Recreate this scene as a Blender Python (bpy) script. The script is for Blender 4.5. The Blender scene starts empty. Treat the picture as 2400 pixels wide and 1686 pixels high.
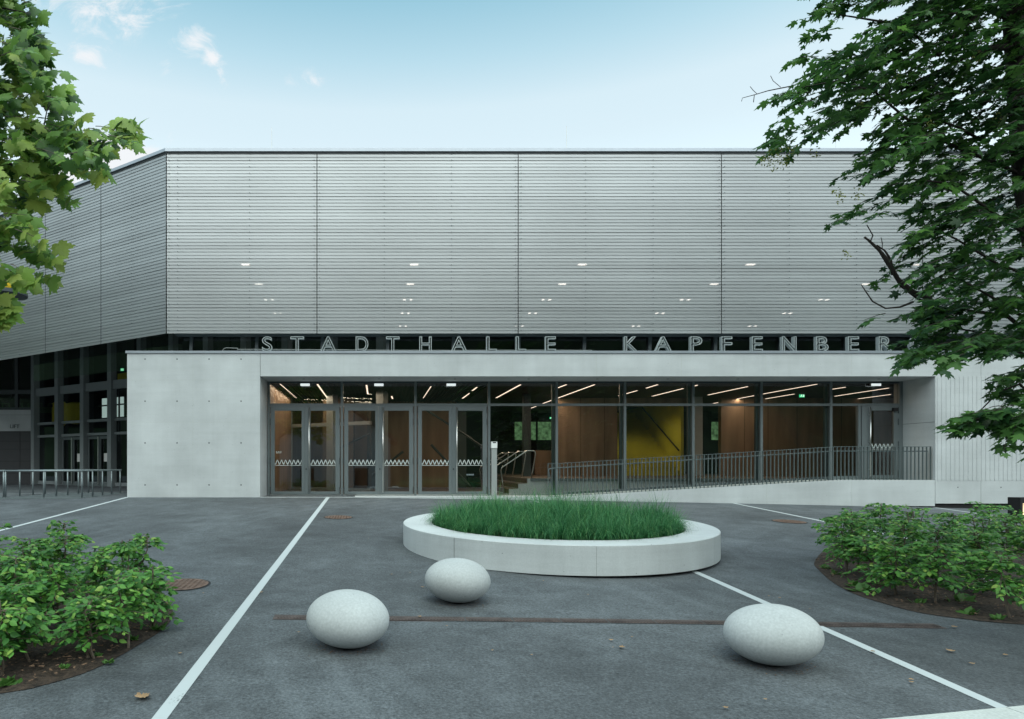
import bpy, bmesh, math, random
import numpy as np
from mathutils import Vector, Matrix, noise
R = math.radians
rnd = random.Random(7)

# ------------------------------------------------------------------ camera, sky, light, exposure
F, PX, PY = 1560.0, 886.0, 1090.0        # focal length and principal point measured on the 2400 px photograph
CAMY, CAMZ = -17.84, 0.87
sc = bpy.context.scene
COL = sc.collection
cam_d = bpy.data.cameras.new("camera")
cam = bpy.data.objects.new("camera", cam_d); COL.objects.link(cam)
cam.location = (0, CAMY, CAMZ); cam.rotation_euler = (R(90), 0, 0)
cam_d.sensor_width = 36; cam_d.lens = 36 * F / 2400
cam_d.shift_x = (1200 - PX) / 2400; cam_d.shift_y = (PY - 843) / 2400
cam_d.clip_start = 0.1; cam_d.clip_end = 2000
sc.camera = cam
sc.render.engine = 'CYCLES'
sc.cycles.use_denoising = True
sc.cycles.max_bounces = 8; sc.cycles.transparent_max_bounces = 16
sc.cycles.sample_clamp_indirect = 4.0
sc.view_settings.view_transform = 'Standard'; sc.view_settings.look = 'None'
sc.view_settings.exposure = 0.2; sc.view_settings.gamma = 1.0
SUN_EL, SUN_AZ = 64.0, 182.0             # behind the camera, veiled by thin cloud

w = bpy.data.worlds.new("World"); sc.world = w; w.use_nodes = True
nt = w.node_tree; nt.nodes.clear()
def wn(t, **k):
    n = nt.nodes.new(t)
    for a, b in k.items(): setattr(n, a, b)
    return n
L = nt.links.new
sky = wn('ShaderNodeTexSky', sky_type='NISHITA'); sky.sun_disc = False
sky.sun_elevation = R(SUN_EL); sky.sun_rotation = R(SUN_AZ)
sky.air_density = 1.0; sky.dust_density = 1.2; sky.ozone_density = 1.6
geo = wn('ShaderNodeTexCoord')
sep = wn('ShaderNodeSeparateXYZ'); L(geo.outputs['Generated'], sep.inputs[0])
ramp = wn('ShaderNodeValToRGB'); L(sep.outputs['Z'], ramp.inputs[0])
cr = ramp.color_ramp
for p, c in ((0.0, (2.6, 2.2, 1.8)), (0.36, (3.8, 2.95, 1.9)), (0.43, (3.8, 2.93, 1.87)), (0.47, (3.9, 3.05, 1.93)), (0.52, (3.0, 2.8, 1.85)), (0.575, (2.1, 2.43, 1.69)), (1.0, (1.5, 1.9, 1.4))):
    e = cr.elements.new(p) if p not in (0.0, 1.0) else cr.elements[0 if p == 0.0 else -1]
    e.color = (*c, 1)
mul = wn('ShaderNodeMix', data_type='RGBA', blend_type='MULTIPLY'); mul.inputs[0].default_value = 1.0
L(sky.outputs[0], mul.inputs[6]); L(ramp.outputs[0], mul.inputs[7])
# clouds: soft noisy patches high over the hall roof
pd = wn('ShaderNodeVectorMath', operation='DIVIDE'); L(geo.outputs['Generated'], pd.inputs[0])
cmb = wn('ShaderNodeCombineXYZ')
for i in range(3): L(sep.outputs['Y'], cmb.inputs[i])
L(cmb.outputs[0], pd.inputs[1])
nz = wn('ShaderNodeTexNoise'); nz.inputs['Scale'].default_value = 13.0; nz.inputs['Detail'].default_value = 9; nz.inputs['Roughness'].default_value = .68; nz.inputs['Distortion'].default_value = .7
mpn = wn('ShaderNodeMapping'); mpn.inputs['Scale'].default_value = (1, 0.0, 1.5); L(pd.outputs[0], mpn.inputs[0]); L(mpn.outputs[0], nz.inputs['Vector'])
def pxd(x, y): return ((x - PX) / F, (PY - y) / F)
acc = None
for (cx, cy, rx, ry, rot, amp) in ((225, -5, 210, 105, 5, 1.0), (455, 95, 62, 45, 0, .95), (500, 140, 30, 75, -28, .95), (212, 128, 75, 45, 0, .8), (720, 195, 90, 40, 0, .45),
                                   (300, 385, 150, 70, 20, 2.1), (180, 420, 160, 130, 0, 1.3), (398, 320, 34, 45, 0, .6), (390, 160, 30, 40, 0, .5)):
    u, v = pxd(cx, cy)
    mp = wn('ShaderNodeMapping', vector_type='TEXTURE')
    mp.inputs['Location'].default_value = (u, 0, v); mp.inputs['Rotation'].default_value = (0, R(rot), 0); mp.inputs['Scale'].default_value = (rx / F, 1e3, ry / F)
    L(pd.outputs[0], mp.inputs[0])
    ln = wn('ShaderNodeVectorMath', operation='LENGTH'); L(mp.outputs[0], ln.inputs[0])
    mr = wn('ShaderNodeMapRange'); mr.inputs[1].default_value = 1.25; mr.inputs[2].default_value = 0.0; mr.inputs[3].default_value = 0; mr.inputs[4].default_value = amp
    L(ln.outputs['Value'], mr.inputs[0])
    if acc is None: acc = mr.outputs[0]
    else:
        mx = wn('ShaderNodeMath', operation='MAXIMUM'); L(acc, mx.inputs[0]); L(mr.outputs[0], mx.inputs[1]); acc = mx.outputs[0]
add = wn('ShaderNodeMath', operation='MULTIPLY_ADD'); L(nz.outputs['Fac'], add.inputs[0]); add.inputs[1].default_value = 3.4; L(acc, add.inputs[2])
cmk = wn('ShaderNodeMapRange', interpolation_type='SMOOTHSTEP'); cmk.inputs[1].default_value = 1.95; cmk.inputs[2].default_value = 2.9; L(add.outputs[0], cmk.inputs[0])
front = wn('ShaderNodeMath', operation='GREATER_THAN'); front.inputs[1].default_value = 0.05; L(sep.outputs['Y'], front.inputs[0])
gate = wn('ShaderNodeMath', operation='MULTIPLY'); L(cmk.outputs[0], gate.inputs[0]); L(front.outputs[0], gate.inputs[1])
g2 = wn('ShaderNodeMapRange', interpolation_type='SMOOTHSTEP'); g2.inputs[1].default_value = .02; g2.inputs[2].default_value = .4; L(acc, g2.inputs[0])
gate2 = wn('ShaderNodeMath', operation='MULTIPLY'); L(gate.outputs[0], gate2.inputs[0]); L(g2.outputs[0], gate2.inputs[1]); gate = gate2
cm = wn('ShaderNodeMix', data_type='RGBA'); L(gate.outputs[0], cm.inputs[0]); L(mul.outputs[2], cm.inputs[6]); cm.inputs[7].default_value = (5.9, 6.1, 6.3, 1)
bg = wn('ShaderNodeBackground'); bg.inputs[1].default_value = 0.132; L(cm.outputs[2], bg.inputs[0])
wo = wn('ShaderNodeOutputWorld'); L(bg.outputs[0], wo.inputs[0])

sd = bpy.data.lights.new("sun", 'SUN'); sd.energy = 2.25; sd.angle = R(95); sd.color = (0.94, 0.98, 1.0)
so = bpy.data.objects.new("sun", sd); COL.objects.link(so)
so.rotation_euler = (R(90 - SUN_EL), 0, R(-(SUN_AZ - 180)) )
so.location = (0, -30, 30)

# ------------------------------------------------------------------ ground shape
def sm(t): t = max(0.0, min(1.0, t)); return t * t * (3 - 2 * t)
def ground(x, y):
    z = 0.05 * max(min(y, 0.0), -32.0)
    s = min(max(0.0, x + 1.0), 22.0)
    z -= 0.011 * s + 0.0004 * s * s
    z -= 0.10 * sm((-7.0 - x) / 2.0) * sm((y + 1.5) / 2.5)
    return z
def ray(px, py, Z):                       # world point seen at a photograph pixel, Z metres in front of the lens
    return Vector(((px - PX) * Z / F, CAMY + Z, CAMZ + (PY - py) * Z / F))
def gpt(px, py):                          # where that sight line meets the ground
    lo, hi = 1.0, 60.0
    for _ in range(50):
        m = (lo + hi) / 2; p = ray(px, py, m)
        if p.z > ground(p.x, p.y): lo = m
        else: hi = m
    p = ray(px, py, lo); return Vector((p.x, p.y, ground(p.x, p.y)))

# ------------------------------------------------------------------ materials
def mat(name):
    m = bpy.data.materials.new(name); m.use_nodes = True
    t = m.node_tree; b = t.nodes['Principled BSDF']; return m, t, b
def simple(name, col, rough=.6, metal=0.0, spec=.5, var=0.0, scale=3.0, bump=0.0, bscale=40.0, stretch=(1, 1, 1)):
    m, t, b = mat(name)
    b.inputs['Base Color'].default_value = (*col, 1); b.inputs['Roughness'].default_value = rough; b.inputs['Metallic'].default_value = metal
    b.inputs['Specular IOR Level'].default_value = spec
    if var or bump:
        tc = t.nodes.new('ShaderNodeTexCoord'); mp = t.nodes.new('ShaderNodeMapping'); mp.inputs['Scale'].default_value = stretch
        t.links.new(tc.outputs['Object'], mp.inputs[0])
    if var:
        n = t.nodes.new('ShaderNodeTexNoise'); n.inputs['Scale'].default_value = scale; n.inputs['Detail'].default_value = 6
        t.links.new(mp.outputs[0], n.inputs['Vector'])
        r = t.nodes.new('ShaderNodeMapRange'); r.inputs[1].default_value = .3; r.inputs[2].default_value = .7; r.inputs[3].default_value = 1 - var; r.inputs[4].default_value = 1 + var
        t.links.new(n.outputs['Fac'], r.inputs[0])
        mx = t.nodes.new('ShaderNodeVectorMath'); mx.operation = 'SCALE'; mx.inputs[0].default_value = col; t.links.new(r.outputs[0], mx.inputs['Scale'])
        t.links.new(mx.outputs[0], b.inputs['Base Color'])
    if bump:
        n2 = t.nodes.new('ShaderNodeTexNoise'); n2.inputs['Scale'].default_value = bscale; n2.inputs['Detail'].default_value = 4
        t.links.new(mp.outputs[0], n2.inputs['Vector'])
        bp = t.nodes.new('ShaderNodeBump'); bp.inputs['Strength'].default_value = bump; bp.inputs['Distance'].default_value = .01
        t.links.new(n2.outputs['Fac'], bp.inputs['Height']); t.links.new(bp.outputs[0], b.inputs['Normal'])
    return m
def concrete(name, col, blotch=.12, pore=.5, streak=.055, bd=.004, speck=.05):
    m, t, b = mat(name); N = t.nodes.new; K = t.links.new
    tc = N('ShaderNodeTexCoord'); b.inputs['Roughness'].default_value = .78; b.inputs['Specular IOR Level'].default_value = .3
    def nzz(sc_, st, det=5, ro=.55):
        mp = N('ShaderNodeMapping'); mp.inputs['Scale'].default_value = st; K(tc.outputs['Object'], mp.inputs[0])
        n = N('ShaderNodeTexNoise'); n.inputs['Scale'].default_value = sc_; n.inputs['Detail'].default_value = det; n.inputs['Roughness'].default_value = ro; K(mp.outputs[0], n.inputs['Vector']); return n.outputs['Fac']
    def rng(o, a, bb, lo=.3, hi=.7):
        r = N('ShaderNodeMapRange'); r.inputs[1].default_value = lo; r.inputs[2].default_value = hi; r.inputs[3].default_value = a; r.inputs[4].default_value = bb; K(o, r.inputs[0]); return r.outputs[0]
    def mulm(a, bb):
        q = N('ShaderNodeMath'); q.operation = 'MULTIPLY'; K(a, q.inputs[0]); K(bb, q.inputs[1]); return q.outputs[0]
    v = rng(nzz(.9, (1, 1, 1)), 1 - blotch, 1 + blotch)
    v = mulm(v, rng(nzz(.8, (.35, .35, 5), 6, .7), 1 - streak, 1 + streak))
    v = mulm(v, rng(nzz(.9, (5, 5, .22), 5, .7), 1 - streak * .55, 1 + streak * .25, .35, .6))
    v = mulm(v, rng(nzz(55, (1, 1, 1), 3), 1 - speck, 1 + speck))
    vo = N('ShaderNodeTexVoronoi'); vo.inputs['Scale'].default_value = 7.0; K(tc.outputs['Object'], vo.inputs['Vector'])
    pk = rng(vo.outputs['Distance'], 1 - pore, 1.0, .035, .06)
    v = mulm(v, pk)
    s = N('ShaderNodeVectorMath'); s.operation = 'SCALE'; s.inputs[0].default_value = col; K(v, s.inputs['Scale'])
    K(s.outputs[0], b.inputs['Base Color'])
    bp = N('ShaderNodeBump'); bp.inputs['Strength'].default_value = .35; bp.inputs['Distance'].default_value = bd
    K(nzz(30, (1, 1, 1)), bp.inputs['Height']); K(bp.outputs[0], b.inputs['Normal'])
    return m
M = {}
M['conc'] = concrete('wall_concrete', (.485, .508, .515))
M['conc2'] = concrete('planter_concrete', (.50, .525, .53), blotch=.09, streak=.08)
M['egg'] = concrete('stone_concrete', (.44, .462, .465), blotch=.15, streak=.03, pore=.25, speck=.10)
M['kerb'] = concrete('kerb_concrete', (.45, .47, .45), blotch=.1, streak=.0, pore=.3, speck=.12)
M['joint'] = simple('joint_dark', (.10, .11, .11), .9)
M['black'] = simple('black_recess', (.008, .008, .009), .7)
M['grey'] = simple('grey_frame_paint', (.15, .175, .18), .42, .25, var=.05, scale=2)
M['wingf'] = simple('wing_frame_paint', (.24, .27, .275), .5, .1, var=.05, scale=2)
M['greyd'] = simple('dark_frame_paint', (.055, .070, .075), .45, .2)
M['steel'] = simple('brushed_steel', (.62, .62, .60), .28, 1.0)
M['rail'] = simple('railing_steel', (.13, .165, .17), .45, .3, var=.08, scale=4)
M['galv'] = simple('galvanised_steel', (.20, .235, .245), .45, .5, var=.1, scale=6)
M['coping'] = simple('coping_metal', (.34, .38, .42), .35, .6, var=.05)
M['rust'] = simple('rusty_iron', (.085, .065, .060), .75, .2, var=.35, scale=9, bump=.5, bscale=60)
M['cast'] = simple('cast_iron', (.15, .095, .072), .75, .2, var=.35, scale=12, bump=.6, bscale=50)
M['yellowd'] = simple('yellow_panel_paint', (.80, .66, .05), .5)
M['wood'] = simple('wood_panel', (.255, .172, .112), .5, var=.28, scale=1.3, stretch=(2.2, 2.2, .35))
M['woodd'] = simple('wood_step', (.11, .08, .06), .55, var=.25, scale=2, stretch=(.5, .5, 6))
M['ceil'] = simple('dark_ceiling', (.012, .013, .012), .8)
M['yellow'] = simple('yellow_coating', (.62, .56, .05), .5, var=.15, scale=1)
M['yellowp'] = simple('yellow_paint', (.72, .48, .02), .4, var=.1)
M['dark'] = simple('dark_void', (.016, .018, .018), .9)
M['green'] = simple('garden_green', (.05, .10, .045), .9, var=.5, scale=1.2)
M['white'] = simple('white_paint', (.75, .76, .74), .5)
M['garage'] = simple('garage_door_paint', (.035, .038, .042), .5, var=.06)
M['sticker'] = simple('white_film', (.55, .60, .58), .6)
M['soil'] = simple('soil_mulch', (.040, .026, .018), .95, var=.75, scale=30, bump=1.0, bscale=60)
M['bark'] = simple('bark', (.028, .022, .018), .9, var=.4, scale=8, bump=.8, bscale=30, stretch=(1, 1, .3))
M['barkl'] = simple('pale_bark', (.15, .125, .095), .85, var=.4, scale=8, bump=.6, bscale=40, stretch=(1, 1, .3))
M['twig'] = simple('shrub_stem', (.13, .10, .075), .85, var=.3, scale=20)
M['deadleaf'] = simple('dead_leaf', (.30, .19, .10), .8, var=.3, scale=15)
M['seed'] = simple('seed_cluster', (.20, .22, .05), .8, var=.3, scale=20)
M['ball'] = simple('seed_ball', (.03, .02, .015), .9)
M['roofd'] = simple('roof_tile', (.05, .035, .03), .8, var=.2)
M['housew'] = simple('house_render', (.42, .46, .47), .8, var=.05)

def emis(name, col, s):
    m, t, b = mat(name); b.inputs['Base Color'].default_value = (*col, 1)
    b.inputs['Emission Color'].default_value = (*col, 1); b.inputs['Emission Strength'].default_value = s; return m
M['strip'] = emis('warm_light_strip', (1.0, .76, .60), 1.6)
M['hall_lamp'] = emis('hall_lamp_glow', (1.0, .90, .80), 5.5)
M['wall_lamp'] = emis('pale_lamp_glow', (.80, .88, .88), .75)
M['daylight'] = emis('daylight_glow', (.62, .80, .76), .55)
M['exit'] = emis('exit_green_glow', (.05, .60, .25), 1.2)
M['exitw'] = emis('exit_white_glow', (.75, 1.0, .85), 1.2)
M['box_glow'] = emis('box_warm_glow', (.95, .70, .42), .9)

def glass(name, tint, refl, rough=.0):
    m = bpy.data.materials.new(name); m.use_nodes = True; t = m.node_tree; t.nodes.clear(); N = t.nodes.new; K = t.links.new
    o = N('ShaderNodeOutputMaterial'); mx = N('ShaderNodeMixShader'); tr = N('ShaderNodeBsdfTransparent'); gl = N('ShaderNodeBsdfGlossy')
    tr.inputs[0].default_value = (*tint, 1); gl.inputs['Roughness'].default_value = rough; gl.inputs['Color'].default_value = (.9, .97, 1, 1)
    fr = N('ShaderNodeLayerWeight'); fr.inputs[0].default_value = .25
    mr = N('ShaderNodeMapRange'); mr.inputs[3].default_value = refl; mr.inputs[4].default_value = .9; K(fr.outputs['Fresnel'], mr.inputs[0])
    K(mr.outputs[0], mx.inputs[0]); K(tr.outputs[0], mx.inputs[1]); K(gl.outputs[0], mx.inputs[2]); K(mx.outputs[0], o.inputs[0])
    return m
M['glass'] = glass('window_glass', (.80, .84, .82), .11)
M['glassd'] = glass('tinted_glass', (.72, .76, .75), .08)

def m_cladding():
    m, t, b = mat('perforated_aluminium'); N = t.nodes.new; K = t.links.new
    tc = N('ShaderNodeTexCoord'); mp = N('ShaderNodeMapping'); mp.inputs['Scale'].default_value = (.06, .06, 5.3); K(tc.outputs['Object'], mp.inputs[0])
    n = N('ShaderNodeTexNoise'); n.inputs['Scale'].default_value = 1.0; n.inputs['Detail'].default_value = 3; K(mp.outputs[0], n.inputs['Vector'])
    r = N('ShaderNodeMapRange'); r.inputs[1].default_value = .3; r.inputs[2].default_value = .7; r.inputs[3].default_value = .85; r.inputs[4].default_value = 1.10; K(n.outputs['Fac'], r.inputs[0])
    n2 = N('ShaderNodeTexNoise'); n2.inputs['Scale'].default_value = .25; n2.inputs['Detail'].default_value = 2; K(tc.outputs['Object'], n2.inputs['Vector'])
    r2 = N('ShaderNodeMapRange'); r2.inputs[1].default_value = .35; r2.inputs[2].default_value = .65; r2.inputs[3].default_value = .93; r2.inputs[4].default_value = 1.05; K(n2.outputs['Fac'], r2.inputs[0])
    q = N('ShaderNodeMath'); q.operation = 'MULTIPLY'; K(r.outputs[0], q.inputs[0]); K(r2.outputs[0], q.inputs[1])
    s = N('ShaderNodeVectorMath'); s.operation = 'SCALE'; s.inputs[0].default_value = (.40, .425, .43); K(q.outputs[0], s.inputs['Scale'])
    K(s.outputs[0], b.inputs['Base Color']); b.inputs['Metallic'].default_value = .8; b.inputs['Roughness'].default_value = .35
    o = t.nodes['Material Output']; tr = N('ShaderNodeBsdfTransparent'); mx = N('ShaderNodeMixShader'); mx.inputs[0].default_value = .13
    K(b.outputs[0], mx.inputs[1]); K(tr.outputs[0], mx.inputs[2]); K(mx.outputs[0], o.inputs[0])
    return m
M['clad'] = m_cladding()

def m_asphalt():
    m, t, b = mat('asphalt'); N = t.nodes.new; K = t.links.new
    tc = N('ShaderNodeTexCoord')
    def nzz(sc_, det=5, ro=.6, st=(1, 1, 1), dist=0):
        mp = N('ShaderNodeMapping'); mp.inputs['Scale'].default_value = st; K(tc.outputs['Object'], mp.inputs[0])
        n = N('ShaderNodeTexNoise'); n.inputs['Scale'].default_value = sc_; n.inputs['Detail'].default_value = det; n.inputs['Roughness'].default_value = ro; n.inputs['Distortion'].default_value = dist; K(mp.outputs[0], n.inputs['Vector']); return n.outputs['Fac']
    def rng(o, a, bb, lo=.3, hi=.7):
        r = N('ShaderNodeMapRange'); r.inputs[1].default_value = lo; r.inputs[2].default_value = hi; r.inputs[3].default_value = a; r.inputs[4].default_value = bb; K(o, r.inputs[0]); return r.outputs[0]
    def mulm(a, bb):
        q = N('ShaderNodeMath'); q.operation = 'MULTIPLY'; K(a, q.inputs[0]); K(bb, q.inputs[1]); return q.outputs[0]
    v = rng(nzz(.38, 4), .68, 1.32)
    v = mulm(v, rng(nzz(2.2, 6, .65, dist=.6), .74, 1.24))
    v = mulm(v, rng(nzz(1.1, 5, .7, (1, .16, 1)), .90, 1.10))
    v = mulm(v, rng(nzz(48, 4, .8), .48, 1.52))
    v = mulm(v, rng(nzz(24, 3, .6), .86, 1.15))
    sc1 = rng(nzz(1.7, 6, .75, (.5, 2.2, 1), 1.2), 0, 1, .60, .72); v2 = N('ShaderNodeMath'); v2.operation = 'MULTIPLY_ADD'; K(sc1, v2.inputs[0]); v2.inputs[1].default_value = .34; K(v, v2.inputs[2]); v = v2.outputs[0]
    # pale worn flecks and scuffs
    fl = rng(nzz(70, 2, .5), 0, 1, .69, .74); pat = rng(nzz(3.1, 5, .7, (1, .6, 1), .4), 0, 1, .54, .66)
    a = N('ShaderNodeMath'); a.operation = 'MULTIPLY_ADD'; K(mulm(fl, pat), a.inputs[0]); a.inputs[1].default_value = 1.7; K(v, a.inputs[2])
    mpa = N('ShaderNodeMapping'); mpa.inputs['Location'].default_value = (-10.5, 9.0, 0); K(tc.outputs['Object'], mpa.inputs[0])
    wv = N('ShaderNodeTexWave'); wv.wave_type = 'RINGS'; wv.rings_direction = 'Z'; wv.inputs['Scale'].default_value = .75; wv.inputs['Distortion'].default_value = 2.5; wv.inputs['Detail'].default_value = 4; wv.inputs['Detail Scale'].default_value = 1.2; K(mpa.outputs[0], wv.inputs['Vector'])
    ta = mulm(rng(wv.outputs['Fac'], 0, .22, .62, .95), rng(nzz(.25, 3), 0, 1, .45, .62))
    aa = N('ShaderNodeMath'); aa.operation = 'ADD'; K(ta, aa.inputs[0]); K(a.outputs[0], aa.inputs[1]); a = aa
    s = N('ShaderNodeVectorMath'); s.operation = 'SCALE'; s.inputs[0].default_value = (.080, .089, .096); K(a.outputs[0], s.inputs['Scale'])
    K(s.outputs[0], b.inputs['Base Color']); b.inputs['Roughness'].default_value = .82; b.inputs['Specular IOR Level'].default_value = .35
    bp = N('ShaderNodeBump'); bp.inputs['Strength'].default_value = .7; bp.inputs['Distance'].default_value = .006
    K(nzz(130, 3), bp.inputs['Height']); K(bp.outputs[0], b.inputs['Normal'])
    return m
M['asphalt'] = m_asphalt()
def m_line():
    m, t, b = mat('line_paint'); N = t.nodes.new; K = t.links.new
    tc = N('ShaderNodeTexCoord'); n = N('ShaderNodeTexNoise'); n.inputs['Scale'].default_value = 60; n.inputs['Detail'].default_value = 4; K(tc.outputs['Object'], n.inputs['Vector'])
    n2 = N('ShaderNodeTexNoise'); n2.inputs['Scale'].default_value = 2.5; n2.inputs['Detail'].default_value = 5; K(tc.outputs['Object'], n2.inputs['Vector'])
    ad = N('ShaderNodeMath'); ad.operation = 'ADD'; K(n.outputs['Fac'], ad.inputs[0]); K(n2.outputs['Fac'], ad.inputs[1])
    r = N('ShaderNodeMapRange'); r.inputs[1].default_value = .60; r.inputs[2].default_value = .76; K(ad.outputs[0], r.inputs[0])
    mx = N('ShaderNodeMix'); mx.data_type = 'RGBA'; mx.inputs[6].default_value = (.16, .17, .17, 1); mx.inputs[7].default_value = (.45, .485, .495, 1); K(r.outputs[0], mx.inputs[0]); K(mx.outputs[2], b.inputs['Base Color'])
    b.inputs['Roughness'].default_value = .7; return m
M['line'] = m_line()
def m_leaf(name, cols, trans=.25, rough=.45, spec=.35):
    m, t, b = mat(name); N = t.nodes.new; K = t.links.new
    at = N('ShaderNodeAttribute'); at.attribute_name = 'var'
    rp = N('ShaderNodeValToRGB'); K(at.outputs['Fac'], rp.inputs[0])
    el = rp.color_ramp.elements
    for i, c in enumerate(cols):
        p = i / (len(cols) - 1); e = el[0] if i == 0 else (el[-1] if i == len(cols) - 1 else el.new(p)); e.color = (*c, 1)
    K(rp.outputs[0], b.inputs['Base Color']); b.inputs['Roughness'].default_value = rough; b.inputs['Specular IOR Level'].default_value = spec
    tl = N('ShaderNodeBsdfTranslucent'); K(rp.outputs[0], tl.inputs[0]); mx = N('ShaderNodeMixShader'); mx.inputs[0].default_value = trans
    K(b.outputs[0], mx.inputs[1]); K(tl.outputs[0], mx.inputs[2]); K(mx.outputs[0], t.nodes['Material Output'].inputs[0]); return m
M['maple'] = m_leaf('maple_leaf', ((.018, .060, .018), (.042, .115, .028), (.08, .19, .038), (.13, .28, .055)), trans=.45)
M['plane'] = m_leaf('plane_leaf', ((.03, .075, .025), (.08, .18, .04), (.17, .32, .06), (.30, .38, .08), (.32, .54, .11)), trans=.35)
M['horn'] = m_leaf('hornbeam_leaf', ((.028, .10, .026), (.065, .20, .042), (.14, .35, .06), (.36, .50, .11)), trans=.3)
M['grass'] = m_leaf('grass_blade', ((.025, .12, .045), (.045, .19, .07), (.075, .26, .09), (.20, .36, .12)), trans=.3, rough=.55)
M['weed'] = m_leaf('weed_leaf', ((.06, .15, .03), (.10, .22, .05)), trans=.3)

# ------------------------------------------------------------------ mesh builder and tags
def wloc(o):
    v = Vector((0, 0, 0))
    while o is not None: v += o.location; o = o.parent
    return v
class MB:
    def __init__(s): s.v = []; s.f = []; s.m = []; s.smooth = False
    def add(s, vs, fs, mi=0):
        b = len(s.v); s.v += [tuple(p) for p in vs]; s.f += [tuple(i + b for i in f) for f in fs]; s.m += [mi] * len(fs); return s
    def box(s, a, b, mi=0):
        x0, y0, z0 = [min(a[i], b[i]) for i in range(3)]; x1, y1, z1 = [max(a[i], b[i]) for i in range(3)]
        return s.add([(x0, y0, z0), (x1, y0, z0), (x1, y1, z0), (x0, y1, z0), (x0, y0, z1), (x1, y0, z1), (x1, y1, z1), (x0, y1, z1)],
                     [(0, 3, 2, 1), (4, 5, 6, 7), (0, 1, 5, 4), (1, 2, 6, 5), (2, 3, 7, 6), (3, 0, 4, 7)], mi)
    def obox(s, p, q, wd, up, h0, h1, mi=0):
        # box along horizontal segment p->q (2D), width wd, from z h0 to h1
        p = Vector((p[0], p[1])); q = Vector((q[0], q[1])); d = (q - p).normalized(); n = Vector((-d.y, d.x)) * wd / 2
        c = [p - n, q - n, q + n, p + n]
        vs = [(a.x, a.y, h0) for a in c] + [(a.x, a.y, h1) for a in c]
        return s.add(vs, [(0, 3, 2, 1), (4, 5, 6, 7), (0, 1, 5, 4), (1, 2, 6, 5), (2, 3, 7, 6), (3, 0, 4, 7)], mi)
    def quad(s, a, b, c, d, mi=0): return s.add([a, b, c, d], [(0, 1, 2, 3)], mi)
    def prism(s, poly, y0, y1, mi=0):           # poly in xz, extruded along y
        n = len(poly); vs = [(x, y0, z) for x, z in poly] + [(x, y1, z) for x, z in poly]
        fs = [tuple(range(n)), tuple(range(2 * n - 1, n - 1, -1))] + [(i, i + n, (i + 1) % n + n, (i + 1) % n) for i in range(n)]
        return s.add(vs, fs, mi)
    def tube(s, pts, r, seg=8, mi=0, caps=True):
        pts = [Vector(p) for p in pts]; rs = r if isinstance(r, (list, tuple)) else [r] * len(pts)
        b = len(s.v); ref = None
        for i, p in enumerate(pts):
            d = (pts[min(i + 1, len(pts) - 1)] - pts[max(i - 1, 0)])
            d = d.normalized() if d.length > 1e-9 else Vector((0, 0, 1))
            if ref is None: ref = Vector((1, 0, 0)) if abs(d.x) < .8 else Vector((0, 1, 0))
            u = (ref - d * ref.dot(d)).normalized(); v = d.cross(u); ref = u
            for k in range(seg):
                a = 2 * math.pi * k / seg; s.v.append(tuple(p + (u * math.cos(a) + v * math.sin(a)) * rs[i]))
        for i in range(len(pts) - 1):
            for k in range(seg):
                s.f.append((b + i * seg + k, b + i * seg + (k + 1) % seg, b + (i + 1) * seg + (k + 1) % seg, b + (i + 1) * seg + k)); s.m.append(mi)
        if caps:
            s.f.append(tuple(b + k for k in reversed(range(seg)))); s.m.append(mi)
            e = b + (len(pts) - 1) * seg; s.f.append(tuple(e + k for k in range(seg))); s.m.append(mi)
        return s
    def cyl(s, c, r, h, seg=24, mi=0, axis='z'):
        c = Vector(c); d = {'z': Vector((0, 0, 1)), 'y': Vector((0, 1, 0)), 'x': Vector((1, 0, 0))}[axis]
        return s.tube([c, c + d * h], r, seg, mi)
    def build(s, name, m, parent=None, smooth=False):
        me = bpy.data.meshes.new(name)
        o = bpy.data.objects.new(name, me); COL.objects.link(o)
        off = wloc(parent) if parent else Vector((0, 0, 0))
        if parent: o.parent = parent
        me.from_pydata([(a - off.x, b - off.y, c - off.z) for a, b, c in s.v], [], s.f)
        ms = m if isinstance(m, (list, tuple)) else [m]
        for q in ms: me.materials.append(M[q])
        if len(ms) > 1: me.polygons.foreach_set('material_index', s.m)
        if smooth: me.polygons.foreach_set('use_smooth', [True] * len(me.polygons))
        me.update(); return o
def tag(o, label=None, cat=None, group=None, kind=None):
    if label: o['label'] = label
    if cat: o['category'] = cat
    if group: o['group'] = group
    if kind: o['kind'] = kind
    return o
def empty(name, loc, label, cat, group=None):
    o = bpy.data.objects.new(name, None); COL.objects.link(o); o.location = loc; o.empty_display_size = .2
    return tag(o, label, cat, group)
def copy_tree(o, parent=None):
    c = o.copy(); COL.objects.link(c); c.parent = parent
    for ch in [q for q in bpy.data.objects if q.parent == o]: copy_tree(ch, c)
    return c

# ------------------------------------------------------------------ ground
def axis_pts(a, b, fine0, fine1, fs, cs):
    p = []; x = a
    while x < b - 1e-6:
        p.append(x); x += fs if fine0 <= x < fine1 else cs
    p.append(b); return p
gx = [-600, -300, -150, -80, -50] + axis_pts(-30, 40, -12, 24, .5, 2.0) + [60, 100, 180, 320, 600]
gy = [-600, -300, -150, -90, -60, -45] + axis_pts(-36, 10, -18, 3, .5, 1.5) + [15, 30, 60, 120, 250, 600]
g = MB(); nx = len(gx)
g.v = [(x, y, ground(x, y)) for y in gy for x in gx]
g.f = [(j * nx + i, j * nx + i + 1, (j + 1) * nx + i + 1, (j + 1) * nx + i) for j in range(len(gy) - 1) for i in range(nx - 1)]; g.m = [0] * len(g.f)
tag(g.build('ground', 'asphalt', smooth=True), 'dark grey asphalt forecourt sloping gently up to the hall', kind='structure')

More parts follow.
